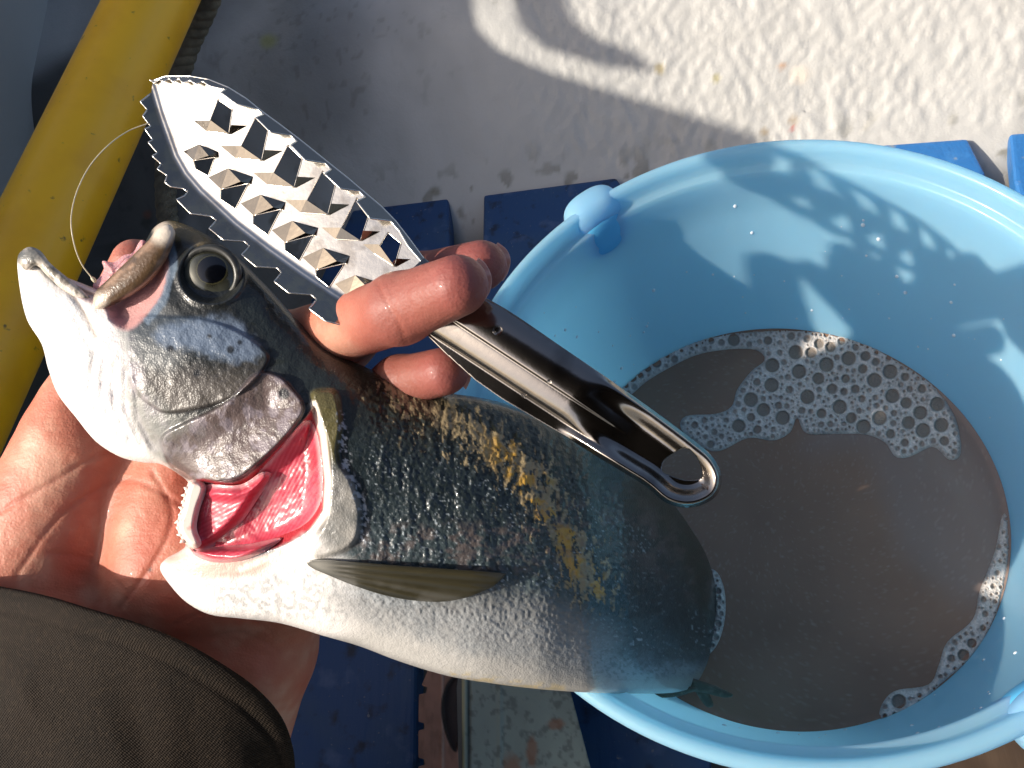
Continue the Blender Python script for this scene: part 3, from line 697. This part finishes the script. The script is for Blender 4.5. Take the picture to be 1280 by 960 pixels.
# maxilla (upper jaw bone)
mx = smooth([(116, 378), (120, 364), (134, 350), (155, 330), (172, 313), (186, 300), (196, 286), (210, 280), (219, 290), (216, 306), (206, 328), (190, 350), (170, 366), (150, 377), (132, 385), (120, 386)], 5)
imx = inflate_fn(mx, 2)
def mxc(x, y, d):
    n = fbm((x+y)/14, (x*.8-y)/40+7, seed=95); c = mix(np.zeros((len(x), 3))+np.array([.12, .07, .035]), (.34, .21, .13), ss(.4, .7, n)); c = mix(c, (.05, .035, .02), ss(.5, .75, fbm(x/7, y/7, seed=96))*.5)
    return mix(c, (.72, .62, .5), ss(26, 8, np.hypot(x-205, y-288))+.6*ss(18, 6, np.hypot(x-122, y-378)))  # pale snout end: highlight painted into the jaw colour
m_max = mat('wet_jaw_skin', attr=True, rough=.3, coat=.5, bump=[('noise', 900, .5, .0005)])
o = relief('upper_jaw', mx, 1.4, lambda x, y, d: Dc(x)-.0085-.75*imx(x, y, d)*.285/F, lambda x, y, d: 1.5*imx(x, y, d)*.285/F+.0008, m_max, fish, colfn=mxc)
# pink tongue flesh, ragged
tg = [(116, 356), (126, 345), (130, 336), (128, 326), (142, 328), (150, 322), (157, 318), (166, 316), (176, 300), (184, 306), (180, 330), (160, 352), (136, 372), (122, 368)]
o = relief('tongue', smooth(tg, 3), 1.4, lambda x, y, d: Dc(x)+.001-.003*ss(0, 10, d), .004, mat('pink_mouth_flesh', (.62, .30, .30), .35, sss=.3, sscale=.004, coat=.4, bump=[('noise', 700, .6, .001)]), fish)
# lower jaw rim ridge
lj = smooth([(22, 322), (34, 309), (50, 313), (64, 330), (88, 350), (112, 372), (100, 376), (78, 362), (60, 346), (46, 332), (32, 338)], 4)
ilj = inflate_fn(lj, 2)
def ljc(x, y, d):
    n = fbm(x/6, y/6, seed=97); c = mix(np.zeros((len(x), 3))+np.array([.55, .48, .40]), (.20, .17, .13), ss(.4, .75, n)); return mix(c, (.08, .09, .09), ss(62, 40, x)*ss(12, 3, np.abs(y-319))*.8)
o = relief('lower_lip', lj, 1.3, lambda x, y, d: Dc(x)-.0045-.7*ilj(x, y, d)*.29/F, lambda x, y, d: 1.4*ilj(x, y, d)*.29/F+.0008, m_max, fish, colfn=ljc)
# gill cover: a thin plate lying over the gill opening
iop = inflate_fn(opercle, 2.5)
opD = lambda x, y, d: fishD(x, y, np.full(x.shape, 60.))
# eye
em = P(eye_c[0], eye_c[1], float(fishD(np.array([264.]), np.array([343.]), np.array([60.]))[0]))
def disc_eye():
    nr, na = 48, 96; V = []; C = []; 
    rO = 36*.272/F
    for i in range(nr+1):
        r = i/nr
        for k in range(na):
            a = 2*math.pi*k/na; h = .0042*math.sqrt(max(0, 1-(r*.96)**2))-.001
            V.append(em+np.array([rO*r*math.cos(a), rO*r*.93*math.sin(a), h]))
            q = r*math.cos(a)-.12, r*math.sin(a)*.93-.13 ; pr = math.hypot(q[0]*.98, q[1]*1.02+.0)
            n = float(fbm(np.array([math.cos(a)*3+5]), np.array([math.sin(a)*3+r*4]), seed=99)[0])
            if pr < .50: c = (.006, .008, .014)
            elif pr < .54: c = (.16, .15, .07)
            else: 
                t = min(1, (pr-.53)/.35); c = tuple(np.array([.07, .068, .04])*(1-t)*(.6+.8*n)+np.array([.30, .31, .24])*t*(.6+.7*n)*(.45+.75*max(0, .5-.5*(math.cos(a)*.6+math.sin(a)*.8))))
            if r > .93: c = (.03, .03, .03)
            C.append(c)
    Fc = [[i*na+k, (i+1)*na+k, (i+1)*na+(k+1) % na, i*na+(k+1) % na] for i in range(nr) for k in range(na)]
    return c2w(np.array(V)), Fc, np.array(C)
V, Fc, C = disc_eye(); C = C*.42
eye = mesh_obj('eye', V, Fc, mat('fish_eye', attr=True, rough=.15, coat=1.0, metal=.3, ior=1.4), fish, col=C)
# bony ring lid around the eye
th = np.linspace(0, 2*math.pi, 73)[:-1]
ring = c2w(np.array([em+np.array([.0098*math.cos(a), .0091*math.sin(a), .0006+.0012*math.sin(a+.5)]) for a in th]))
ring = np.concatenate([ring, ring[:1]])
V, Fc = tube_data(ring, .0011+.0004*np.sin(np.linspace(0, 2*math.pi, 73)+1), 10, cap=False)
o = mesh_obj('eye_rim', V, Fc, mat('eye_rim_skin', (.03, .03, .027), .4, coat=.2, mottle=[(200, .5, .7, (.12, .12, .1))]), eye)
# pectoral fin
fin = smooth([(384, 703), (400, 699), (450, 703), (500, 707), (560, 711), (627, 716), (630, 720), (618, 732), (606, 738), (586, 746), (556, 752), (520, 751), (480, 744), (440, 731), (408, 718), (390, 710)], 5)
def fcol(x, y, d):
    u = np.clip((y-703-(x-384)*.045)/(.9*np.clip((x-384)*.30, 4, 60)), -1, 2); ang = np.arctan2(y-702, x-330)
    f = .5+.5*np.sin(ang*115+2*fbm(x/20, y/8, seed=101)); c = np.zeros((len(x), 3))+np.array([.028, .024, .012])
    c = mix(c, (.055, .046, .022), f*.6); c = mix(c, (.35, .33, .28), ss(430, 390, x)*.6); c = mix(c, (.012, .012, .008), ss(6, 1, d)*.5)
    c = mix(c, (.16, .15, .13), ss(.35, .7, fbm(x/24, y/12, seed=102))*ss(.12, .26, ang)*.5); return c
def finD(x, y, d):
    ang = np.arctan2(y-702, x-330)
    return Dc(x)-asp(x)*infl(x, y, np.full(x.shape, 60.))*Dc(x)/F-.0016-.0016*ss(384, 500, x)-(.00028)*np.sin(ang*115)*ss(0, 6, d)*ss(400, 460, x)
o = relief('pectoral_fin', fin, 1.3, finD, .0010, mat('wet_fin', attr=True, rough=.33, coat=.4, bump=[('noise', 500, .15, .0003)]), fish, colfn=fcol)
# pelvic fin trailing at the water
for pts, D_ in (([(852, 846), (880, 852), (905, 862), (917, 869), (905, 872), (880, 866), (856, 862)], .402), ([(866, 856), (880, 858), (892, 880), (884, 884), (874, 872)], .408), ([(790, 864), (840, 858), (872, 860), (850, 870), (815, 872)], .398)):
    o = relief('belly_fin', smooth(pts, 4), 1.3, lambda x, y, d: D_-.0006*ss(0, 3, d)+0*x, .001, mat('thin_fin', (.06, .045, .025), .4, coat=.3, mottle=[(300, .5, .7, (.12, .10, .07))]), fish)

# ================================================================== HAND
def cone(G, a, b, ra, rb):
    ab = b-a; t = np.clip(((G-a)@ab)/(ab@ab), 0, 1); return np.linalg.norm(G-(a+t[..., None]*ab), axis=-1)-(ra+(rb-ra)*t)
def smin(a, b, k):
    h = np.clip(.5+.5*(b-a)/k, 0, 1); return b*(1-h)+a*h-k*h*(1-h)
chains = {
 'index': ([(300, 520, .338), (360, 430, .313), (430, 410, .290), (500, 386, .259), (572, 357, .2395)], [.012, .0122, .0120, .0112, .0093]),
 'middle': ([(330, 540, .340), (430, 430, .312), (520, 352, .288), (602, 332, .276)], [.012, .0108, .0098, .0088]),
 'ring': ([(370, 600, .342), (430, 520, .316), (500, 478, .290), (556, 464, .272)], [.011, .0102, .0094, .0082]),
 'thumb': ([(60, 600, .338), (95, 500, .334), (140, 400, .328), (170, 328, .318)], [.016, .0125, .011, .0092])}
palm = [((30, 760, .355), (105, 560, .350), .036, .024), ((200, 830, .362), (250, 560, .355), .036, .024), ((318, 790, .362), (372, 610, .352), .027, .019),
        ((-60, 1000, .37), (40, 780, .357), .036, .036), ((250, 732, .345), (400, 724, .344), .022, .020), ((215, 705, .343), (385, 655, .341), .021, .019), ((220, 640, .350), (300, 700, .347), .021, .019), ((120, 1060, .37), (200, 850, .362), .036, .036), ((230, 1080, .37), (300, 830, .362), .03, .03)]
palm = [((a[0], a[1], a[2]-.011), (b[0], b[1], b[2]-.011), q, w) for a, b, q, w in palm]
h = .0009
allp = np.array([P(*p) for ch in chains.values() for p in ch[0]]+[P(*a) for a, b, r, s in palm]+[P(*b) for a, b, r, s in palm])
lo = allp.min(0)-.045; hi = allp.max(0)+.045; lo[1] = max(lo[1], float(P(0, 1000, .36)[1]))
ax_ = [np.arange(lo[i], hi[i], h) for i in range(3)]
Fd = np.full([len(a) for a in ax_], 1.0, np.float32)
def sub(pts, rad, k, out):
    mn = np.min([p-r for p, r in zip(pts, rad)], 0)-.02; mxx = np.max([p+r for p, r in zip(pts, rad)], 0)+.02
    sl = tuple(slice(max(0, int((mn[i]-lo[i])/h)), min(out.shape[i], max(0, int((mxx[i]-lo[i])/h)+1))) for i in range(3))
    if any(s.stop <= s.start for s in sl): return
    G = np.stack(np.meshgrid(*[ax_[i][sl[i]] for i in range(3)], indexing='ij'), -1)
    d = None
    for i in range(len(pts)-1):
        e = cone(G, pts[i], pts[i+1], rad[i], rad[i+1]); d = e if d is None else smin(d, e, .004)
    out[sl] = smin(out[sl], d, k)
for a, b, r, s in palm: sub([P(*a), P(*b)], [r, s], .012, Fd)
pal = Fd.copy()
FF = np.full(Fd.shape, 1.0, np.float32)
for nme, (pts, rad) in chains.items():
    sub([P(*p) for p in pts], rad, .0012, FF)
hb = np.clip(.5+.5*(FF-pal)/.010, 0, 1); Fd = FF*(1-hb)+pal*hb-.010*hb*(1-hb); del FF, pal, hb
Fd[:, 0, :] = 1; 
HVt, HQt = surface_nets(Fd, lo, h); del Fd
# relax a little
for it in range(3):
    acc = np.zeros_like(HVt); cn = np.zeros(len(HVt))
    for i in range(4):
        np.add.at(acc, HQt[:, i], HVt[HQt[:, (i+1) % 4]]); np.add.at(cn, HQt[:, i], 1)
    HVt = .4*HVt+.6*acc/np.maximum(cn, 1)[:, None]
px_ = 640-F*HVt[:, 0]/HVt[:, 2]; py_ = 480+F*HVt[:, 1]/HVt[:, 2]
# creases on finger and palm: pushed in along the view direction
cre = np.zeros(len(HVt)); front = HVt[:, 2]
def crease(pts, w, depth, zmin=-9):
    global cre
    d_, t_ = dline(px_, py_, smooth(pts, 5, False)); cre += depth*np.exp(-(d_/w)**2)*(front > zmin)
crease([(472, 352), (488, 385), (500, 405), (510, 432)], 3.0, .0007, -.262)
crease([(480, 350), (500, 380), (512, 400)], 2.0, .0003, -.262)
crease([(385, 382), (392, 410), (400, 430)], 3, .0004, -.30)
crease([(0, 640), (70, 600), (120, 570), (170, 560)], 3.5, .0010); crease([(20, 720), (80, 640), (160, 600), (240, 640)], 3.5, .0009)
crease([(150, 760), (200, 690), (215, 640), (190, 590)], 3.5, .0010); crease([(60, 690), (110, 700), (160, 740)], 3, .0006)
crease([(220, 780), (280, 760), (340, 790)], 3, .0006); crease([(250, 800), (300, 790), (350, 815)], 3, .0005)
HVt[:, 2] -= cre*.5
nz_ = fbm(HVt[:, 0]*260, HVt[:, 1]*260, HVt[:, 2]*260, oct=3, seed=111)-.5; HVt[:, 2] += .0004*nz_
n1 = fbm(HVt[:, 0]*70, HVt[:, 1]*70, HVt[:, 2]*70, seed=112)-.5
c = np.zeros((len(HVt), 3))+np.array([.61, .255, .165])
c = mix(c, (.55, .155, .095), .5+n1*2); c = mix(c, (.70, .40, .28), ss(.05, .3, -n1)*.5)
fg = ss(380, 480, px_); c = mix(c, (.245, .078, .062), fg*.9)  # fingers darker than the palm: their shade is put into the skin colour
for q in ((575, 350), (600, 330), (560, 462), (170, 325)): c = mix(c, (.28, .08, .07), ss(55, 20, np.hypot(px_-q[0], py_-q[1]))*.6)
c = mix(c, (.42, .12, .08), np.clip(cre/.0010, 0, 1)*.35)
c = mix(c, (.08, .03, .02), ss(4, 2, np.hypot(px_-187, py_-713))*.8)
m_skin = mat('skin', attr=True, rough=.50, ior=1.4, sss=.22, ssr=(1, .3, .18), sscale=.006, coat=.05,
             bump=[('voro', 900, .16, .0005), ('noise', 60, .2, .002, (1, 4, 1), (0, 0, .6)), ('noise', 260, .22, .0010), ('noise', 1400, .25, .0004)])
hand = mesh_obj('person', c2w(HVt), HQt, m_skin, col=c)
tag(hand, 'bare hand in a dark brown sleeve cradling the fish and gripping the scaler', 'person')
# ---- fingernails seen edge-on behind the fingertips
m_nail = mat('fingernail', (.62, .36, .29), .25, coat=.4, sss=.2, sscale=.003)
for nm, arc, D_ in (('a', [(598, 322), (607, 330), (614, 345), (613, 362), (604, 378)], .2435), ('b', [(570, 436), (582, 444), (589, 458), (588, 474), (582, 487)], .2745), ('c', [(622, 303), (633, 312), (638, 325), (635, 340), (628, 352)], .2785)):
    a_ = smooth(arc, 6, False); ce = a_.mean(0)-np.array([26, 2]); inner = ce+(a_[::-1]-ce)*.4
    pol = np.concatenate([ce+(a_-ce)*1.01, inner])
    relief('fingernail', pol, 1.2, lambda x, y, d, D_=D_: D_+0*x+.0006*ss(0, 8, np.abs(y-ce[1])), .0006, m_nail, hand)
# ---- sleeve
cuff_f = smooth([(-190, 715), (-90, 722), (0, 733), (60, 745), (110, 760), (170, 778), (225, 800), (275, 828), (318, 858), (350, 893), (365, 930), (368, 975)], 6, False)
nF = len(cuff_f); tf = np.linspace(0, 1, nF); Dfr = .325-.040*np.sin(math.pi*np.clip(tf, 0, 1))**.8
fr = P(cuff_f[:, 0], cuff_f[:, 1], Dfr)
bk = P(cuff_f[::-1, 0]*.93, cuff_f[::-1, 1]+10, .35+.055*np.sin(math.pi*tf))
ring0 = np.concatenate([fr, bk[1:-1]]); cen = ring0.mean(0)
axd = np.array([-.52, -.80, -.18]); axd /= np.linalg.norm(axd); nR = len(ring0)
rows = []
rows.append(cen+(ring0-cen)*.93+axd*.012); rows.append(cen+(ring0-cen)*.965+axd*.004); rows.append(cen+(ring0-cen)*.99+axd*.0005); rows.append(ring0*1+(ring0-cen)*.0)
K_ = 130
for i in range(1, K_):
    s_ = i*.0016; rg = cen+(ring0-cen)*(1.012+.35*s_/.2)+axd*s_
    ang = np.linspace(0, 2*math.pi, nR, endpoint=False)
    f = .0008*np.sin(s_*130+2.2*np.sin(ang*2)+.7)*ss(.01, .05, s_)+.007*(fbm(np.cos(ang)*2.2+s_*22, np.sin(ang)*2.2+s_*9, seed=121)-.5)*ss(.0, .05, s_)
    f = f+.0008*math.exp(-((s_-.011)/.0012)**2)*-1+.0010*math.exp(-((s_-.006)/.004)**2)
    dirn = (ring0-cen)/np.linalg.norm(ring0-cen, axis=1)[:, None]
    rows.append(rg+dirn*(f[:, None]))
SV = c2w(np.concatenate(rows)); nr_ = len(rows)
i_, k_ = np.meshgrid(np.arange(nr_-1), np.arange(nR), indexing='ij'); a = (i_*nR+k_).ravel(); b_ = (i_*nR+(k_+1) % nR).ravel()
SQ = np.stack([a, a+nR, b_+nR, b_], 1)
m_slv = mat('dark_jacket_cloth', (.017, .0105, .006), .75, mottle=[(40, .4, .7, (.011, .007, .004)), (500, .5, .7, (.026, .017, .010))],
            bump=[('wave', 420, .35, .0006, (1, 1, 1), (0, 0, .9)), ('wave', 420, .35, .0006, (1, 1, 1), (0, 0, 2.4)), ('noise', 900, .4, .0006)], spec=.2)
o = mesh_obj('jacket_sleeve', SV, SQ, m_slv, hand)

# ================================================================== FISH SCALER
aa_ = np.array([.836, -.549, 0]); bb_ = np.array([.549, .836, 0])
nb = -.25*aa_-.12*bb_+np.array([0, 0, .96])
bladeD = plane_fn(500, 310, .268, nb)
z2 = lambda L_: np.array([(160+x/3.2, 70+y/3.2) for x, y in L_], float)
upper = z2([(100, 100), (150, 82), (250, 82), (320, 94), (400, 126), (470, 170), (540, 226), (610, 277), (680, 330), (745, 382), (812, 436), (880, 490), (950, 550), (1010, 600), (1070, 662), (1130, 740), (1190, 822)])
bend = z2([(97, 118), (130, 230), (190, 400), (230, 470), (290, 540), (430, 670), (560, 770), (700, 870), (820, 950), (900, 1000)])
tooth = [(88, 92), (100, 120)]
tooth = [(92, 150), (50, 183), (78, 215), (60, 240), (92, 282), (68, 292), (100, 335), (82, 345), (118, 388), (98, 400), (134, 432), (118, 452), (158, 478), (148, 505), (170, 522), (222, 530), (240, 545), (225, 560), (195, 574), (250, 630), (335, 642), (354, 658), (325, 690), (382, 736), (468, 742), (486, 762),
         (455, 795), (512, 842), (598, 848), (614, 868), (585, 902), (645, 948), (735, 955), (755, 975), (725, 1010), (790, 1060), (960, 1100)]
tooth = z2(tooth)
tip = z2([(97, 118)])
neck = np.array([(533, 330), (530, 350), (520, 400), (470, 420)])
outline = np.concatenate([upper, neck, tooth[::-1], tip])
R1 = [[(360, 174), (418, 214), (404, 312), (312, 300)], [(510, 247), (562, 292), (535, 418), (428, 408)], [(640, 357), (697, 412), (665, 525), (558, 515)], [(778, 460), (830, 517), (800, 634), (690, 626)], [(915, 567), (962, 642), (930, 738), (830, 732)], [(1040, 706), (1093, 750), (1066, 842), (985, 790)]]
R2 = [[(262, 418), (347, 405), (322, 480), (270, 452)], [(372, 533), (482, 510), (430, 612), (370, 572)], [(502, 638), (612, 613), (560, 716), (500, 672)], [(628, 746), (742, 716), (686, 820), (628, 777)], [(752, 856), (868, 829), (806, 926), (752, 882)], [(880, 960), (990, 935), (930, 1030), (880, 985)]]
holes = [z2(h_) for h_ in R1]+[z2(h_) for h_ in R2]
top_l = upper; 
def bl2(x, y):
    s_ = (x-530)*.836+(y-330)*.549; w = (x-530)*.549-(y-330)*.836-20; D0 = bladeD(x, y)
    return D0-.22*ss(-60, -420, s_)*w*D0/F
def side_of_bend(x, y):
    reg = np.concatenate([bend, [(470, 460), (150, 460), (100, 100)]]); return sdf(x, y, reg)
def bD(x, y, d):
    s_ = -side_of_bend(x, y); fl = np.clip(s_, 0, 40)
    D0 = bl2(x, y); ridge = .0006*np.exp(-(s_/3.0)**2)
    cent = .0
    return D0-.85*fl*D0/F*ss(0, 3, fl)-ridge
m_steel = mat('stainless_steel', (.25, .215, .17), .13, metal=1.0, bump=[('noise', 90, .10, .002), ('noise', 500, .06, .0004)])
m_steelb = mat('brushed_steel', (.55, .53, .49), .2, attr=True, metal=1.0, bump=[('noise', 70, .10, .002), ('noise', 900, .08, .0003)])
scaler = empty('fish_scaler', c2w(P(560, 380, .262)))
tag(scaler, 'stainless steel fish scaler with rows of punched teeth and a channel handle', 'scaler')
V, Q, x, y, d = relief_data(outline, 1.35, bD, .0007, holes)
parts = [(V, Q)]
# upper flange folded towards the viewer with a stepped free edge
step_ = z2([(1180, 830), (1120, 760), (1085, 700), (1050, 660), (968, 650), (915, 582), (948, 565), (925, 541), (850, 530), (787, 472), (812, 455), (790, 430), (708, 416), (652, 357), (675, 342), (652, 318), (570, 305), (512, 247), (542, 235), (520, 214), (432, 192), (372, 146), (392, 135), (330, 122), (300, 102), (270, 112), (250, 98), (220, 108), (205, 92), (180, 104), (165, 90), (145, 104), (125, 94), (105, 108), (88, 96)])
fl_poly = np.concatenate([upper, step_])
def fD(x, y, d):
    du, _ = dline(x, y, upper); D0 = bl2(x, y); return D0-.0006-.95*du*D0/F
V1, Q1, *_ = relief_data(fl_poly, 1.1, fD, .0006)
sb = -side_of_bend(x, y); cb = np.zeros((len(x), 3))+np.array([.56, .54, .50]); sm = fbm(x/18, y/18, seed=201)
cb = mix(cb, (.40, .37, .33), ss(.5, .72, sm)*.8); cb = mix(cb, (.27, .23, .18), ss(1, 5, sb)*.85); cb = mix(cb, (.40, .34, .24), ss(1, 5, sb)*ss(.45, .65, fbm(x/10, y/10, seed=203))*.7)  # browner flanges: dark reflections painted into the steel colour
cb = np.concatenate([cb, np.zeros((len(V1), 3))+np.array([.33, .29, .24])])
blade = mesh_obj('blade', *join([(V, Q), (V1, Q1)]), m_steelb, col=cb); under(blade, scaler)
mm = blade.modifiers.new('e', 'EDGE_SPLIT'); mm.split_angle = math.radians(38)
# bright cut edges of the pressed sheet
def edge_wire(pl, Dfun, closed=False, rad=.00030):
    q = [pl[0]]
    for a_, b_ in zip(pl[:-1], pl[1:]):
        n_ = max(1, int(np.hypot(*(np.array(b_)-a_))/3)); q += [np.array(a_)+(np.array(b_)-a_)*t_/n_ for t_ in range(1, n_+1)]
    q = np.array(q); D_ = Dfun(q[:, 0], q[:, 1], np.zeros(len(q)))
    return tube_data(c2w(P(q[:, 0], q[:, 1], D_)), rad, 6)
wires = [edge_wire(tooth, bD), edge_wire(step_, fD), edge_wire(upper, bD, rad=.0004)]
for h_ in holes: wires.append(edge_wire(np.concatenate([h_, h_[:1]]), bD, rad=.00022))
m_edge = mat('bright_cut_steel', (.85, .78, .68), .25, metal=1.0)
o = mesh_obj('cut_edge', *join(wires), m_edge); under(o, scaler)
# raised punched teeth beside every hole
def flap(tris, name='tooth'):
    """tris: list of (zoom points with lift in mm); closed thin solid"""
    Vt, Ft = [], []
    for poly in tris:
        p = z2([(a_, b2) for a_, b2, _ in poly]); l_ = np.array([c_ for _, _, c_ in poly])/1000
        D_ = bl2(p[:, 0], p[:, 1])-l_-.0001; A_ = c2w(P(p[:, 0], p[:, 1], D_)); B_ = c2w(P(p[:, 0], p[:, 1], D_+.0006)); n = len(p); o_ = len(Vt)
        Vt += list(A_)+list(B_); Ft.append([o_+i for i in range(n)][::-1]); Ft.append([o_+n+i for i in range(n)])
        for i in range(n): j = (i+1) % n; Ft.append([o_+i, o_+j, o_+n+j, o_+n+i])
    o = mesh_obj(name, Vt, Ft, m_steel, smooth_=False); under(o, scaler); return o
for q in R1:
    (x0, y0), (x1, y1), (x2, y2), (x3, y3) = q; s_ = (x2-x3)/105
    L0 = (x3-58*s_, y3-48*s_); L1 = (x3+22*s_, y3-48*s_); Rr = (x2+82*s_, y2-38*s_); Rm = (x2+10*s_, y2-42*s_)
    flap([[(L0[0], L0[1], 0), (L1[0], L1[1], 3.2), (x3, y3, 1.2)], [(L1[0], L1[1], 3.2), (x2, y2, .6), (x3, y3, 1.2)], [(Rm[0], Rm[1], 3.0), (Rr[0], Rr[1], 0), (x2, y2, .6)]])
for q in R2:
    (x0, y0), (x1, y1), (x2, y2), (x3, y3) = q; s_ = (x1-x0)/110
    a0 = (x0-52*s_, y0-48*s_); a1 = (x0+28*s_, y0-84*s_); a2 = (x1+18*s_, y1-28*s_)
    flap([[(a0[0], a0[1], 0), (a1[0], a1[1], 2.6), (x1-32*s_, y1-8*s_, 3.6), (x0, y0, 1.8)], [(a1[0], a1[1], 2.6), (a2[0], a2[1], 0), (x1, y1, 1.0), (x1-32*s_, y1-8*s_, 3.6)]])
# handle
nh = -.23*aa_-.05*bb_+np.array([0, 0, .97]); handD = plane_fn(600, 400, .2560, nh)
z5 = lambda L_: np.array([(540+x/3.2, 360+y/3.2) for x, y in L_], float)
hp = np.concatenate([[(530, 322), (560, 345)], smooth([(600, 368), (640, 391), (700, 432), (760, 473), (820, 515), (868, 551), (890, 570), (901, 590), (901, 608), (892, 623), (872, 633), (850, 634), (830, 627), (812, 612), (800, 603)], 5, False), [(745, 570), (700, 541), (628, 499), (595, 476), (555, 440), (515, 400), (505, 345)]])
tri = smooth(z5([(920, 715), (935, 685), (985, 650), (1020, 643), (1050, 665), (1072, 705), (1082, 745), (1065, 765), (1010, 767), (950, 748), (925, 735)]), 4)
cl_ = np.array([(560, 404), (797, 560)])
def hD(x, y, d):
    w = ((x-600)*.549+(480-y-112)*.836)         # distance across, px, + towards the upper edge
    w = (x-600)*(.549)-(y-368)*.836            # 0 at the upper edge, negative below
    t_ = np.clip(-w/76, 0, 1)
    body = .0074*np.sqrt(np.clip(1-((t_-.42)/.60)**2, 0, 1))-.0012*ss(.60, .63, t_)-.0008*np.exp(-((t_-.61)/.012)**2)
    d = -sdf(x, y, hp); along = (x-600)*.836+(y-368)*.549
    dish = .0050*ss(-1, 6, d)-.0036*ss(6, 30, d)
    e = ss(165, 262, along)
    return handD(x, y)-(body*(1-e)+dish*e)
o = relief('handle', hp, 1.25, hD, lambda x, y, d: .0009+.0085*ss(230, 190, (x-600)*.836+(y-368)*.549)*ss(-30, 20, x-560), None, holes=[tri]); under(o, scaler)
m_hdl = mat('polished_handle_steel', (.28, .255, .23), .15, metal=1.0, bump=[('noise', 60, .06, .002), ('noise', 600, .05, .0003)], mottle=[(90, .5, .75, (.13, .12, .11))])
o.data.materials.append(m_hdl)
# drops of water clinging to the handle
m_drop = mat('water_drop', (1, 1, 1), .02, trans=1, ior=1.33)
for x, y, r in ((622, 413, .0016), (655, 494, .0010), (687, 477, .0008)):
    D_ = float(hD(np.array([float(x)]), np.array([float(y)]), np.array([20.]))[0]); o = blob('water_drop', (0, 0, 0), (r, r, r*.7), m_drop, None, 2.0); o.location = c2w(P(x, y, D_)); under(o, scaler)

# ================================================================== FISHING LINE
lp = smooth(np.array([P(x, y, D) for x, y, D in [(186, 154, .292), (160, 164, .29), (135, 182, .285), (112, 208, .283), (96, 240, .281), (89, 272, .28), (92, 302, .281), (102, 330, .283), (120, 353, .285)]]), 10, False)
kn = np.argmin(np.abs(lp[:, 0]-P(114, 205, .283)[0])); r_l = np.full(len(lp), .00022); r_l[kn-1:kn+2] = .0007
V, Fc = tube_data(c2w(lp), r_l, 8)
o = mesh_obj('fishing_line', V, Fc, mat('nylon_line', (.75, .68, .5), .25, transl=.3)); tag(o, 'thin curved fishing line with a knot running from the fish mouth to the scaler tip', 'fishing line')

# ================================================================== OUT OF FRAME: panel added to shade the boat floor
def wpt(px, py, D): return c2w(P(px, py, D))

def hit_hull(px, py):
    r = ray(np.array(float(px)), np.array(float(py))) @ M.T; lo_, hi_ = .2, 2.5
    for q in range(40):
        m_ = .5*(lo_+hi_); w = CAM+r*m_
        if w[2] > float(hull_z(np.array(w[0]), np.array(w[1]))): lo_ = m_
        else: hi_ = m_
    return P(float(px), float(py), lo_)
XP = -.56
def back(px, py):
    p = hit_hull(px, py); t_ = (XP-p[0])/L[0]; q = p+L*t_; return [q[1], q[2]]
edge = [back(*p) for p in [(588, -60), (588, 5), (597, 35), (625, 62), (690, 90), (780, 118), (870, 145), (950, 170)]]
yl, zl = edge[-1]
outl = np.array([(2.0, edge[0][1]), (edge[0][0]+.06, edge[0][1])]+edge+[(yl-.03, zl-.005), (.05, zl-.01), (-.15, zl+.0), (-.24, zl+.03), (-.5, zl+.05), (-1.2, zl+.05), (-1.2, -1.1), (2.0, -1.1)])
def yz_slab(poly, x0, x1):
    V = [(x0, y, z) for y, z in poly]+[(x1, y, z) for y, z in poly]; n = len(poly)
    return c2w(np.array(V)), [list(range(n)), list(range(n, 2*n))[::-1]]+[[i, (i+1) % n+0, (i+1) % n+n, i+n][::-1] for i in range(n)]
tong = [back(*p) for p in [(645, -90), (645, 0), (652, 32), (685, 60), (755, 82), (822, 91), (795, 66), (745, 46), (718, 25), (710, 0), (715, -90)]]
o = mesh_obj('shade_panel', *join([yz_slab(outl, XP, XP-.006), yz_slab(tong, XP, XP-.005)]), m_white, smooth_=False); tag(o, kind='structure')  # unseen panel and loose tongue, outlined to cast the hull's shadow edge
# the rest of the photographer, behind the camera
def sup(c, rx, e=2.4):
    th = np.linspace(0.001, math.pi-.001, 25); ph = np.linspace(0, 2*math.pi, 40, endpoint=False); sp = lambda v: np.sign(v)*np.abs(v)**(2/e)
    V = np.array([(rx[0]*sp(math.sin(a))*sp(math.cos(b)), rx[1]*sp(math.sin(a))*sp(math.sin(b)), rx[2]*sp(math.cos(a))) for a in th for b in ph])+np.array(c)
    return c2w(V), [[i*40+k, (i+1)*40+k, (i+1)*40+(k+1) % 40, i*40+(k+1) % 40] for i in range(24) for k in range(40)]
o = mesh_obj('jacket', *sup((-.10, -.44, .40), (.42, .44, .22)), m_slv, hand)
o = mesh_obj('hat', *sup((-.13, .10, .30), (.24, .20, .16), 2.1), m_slv, hand)
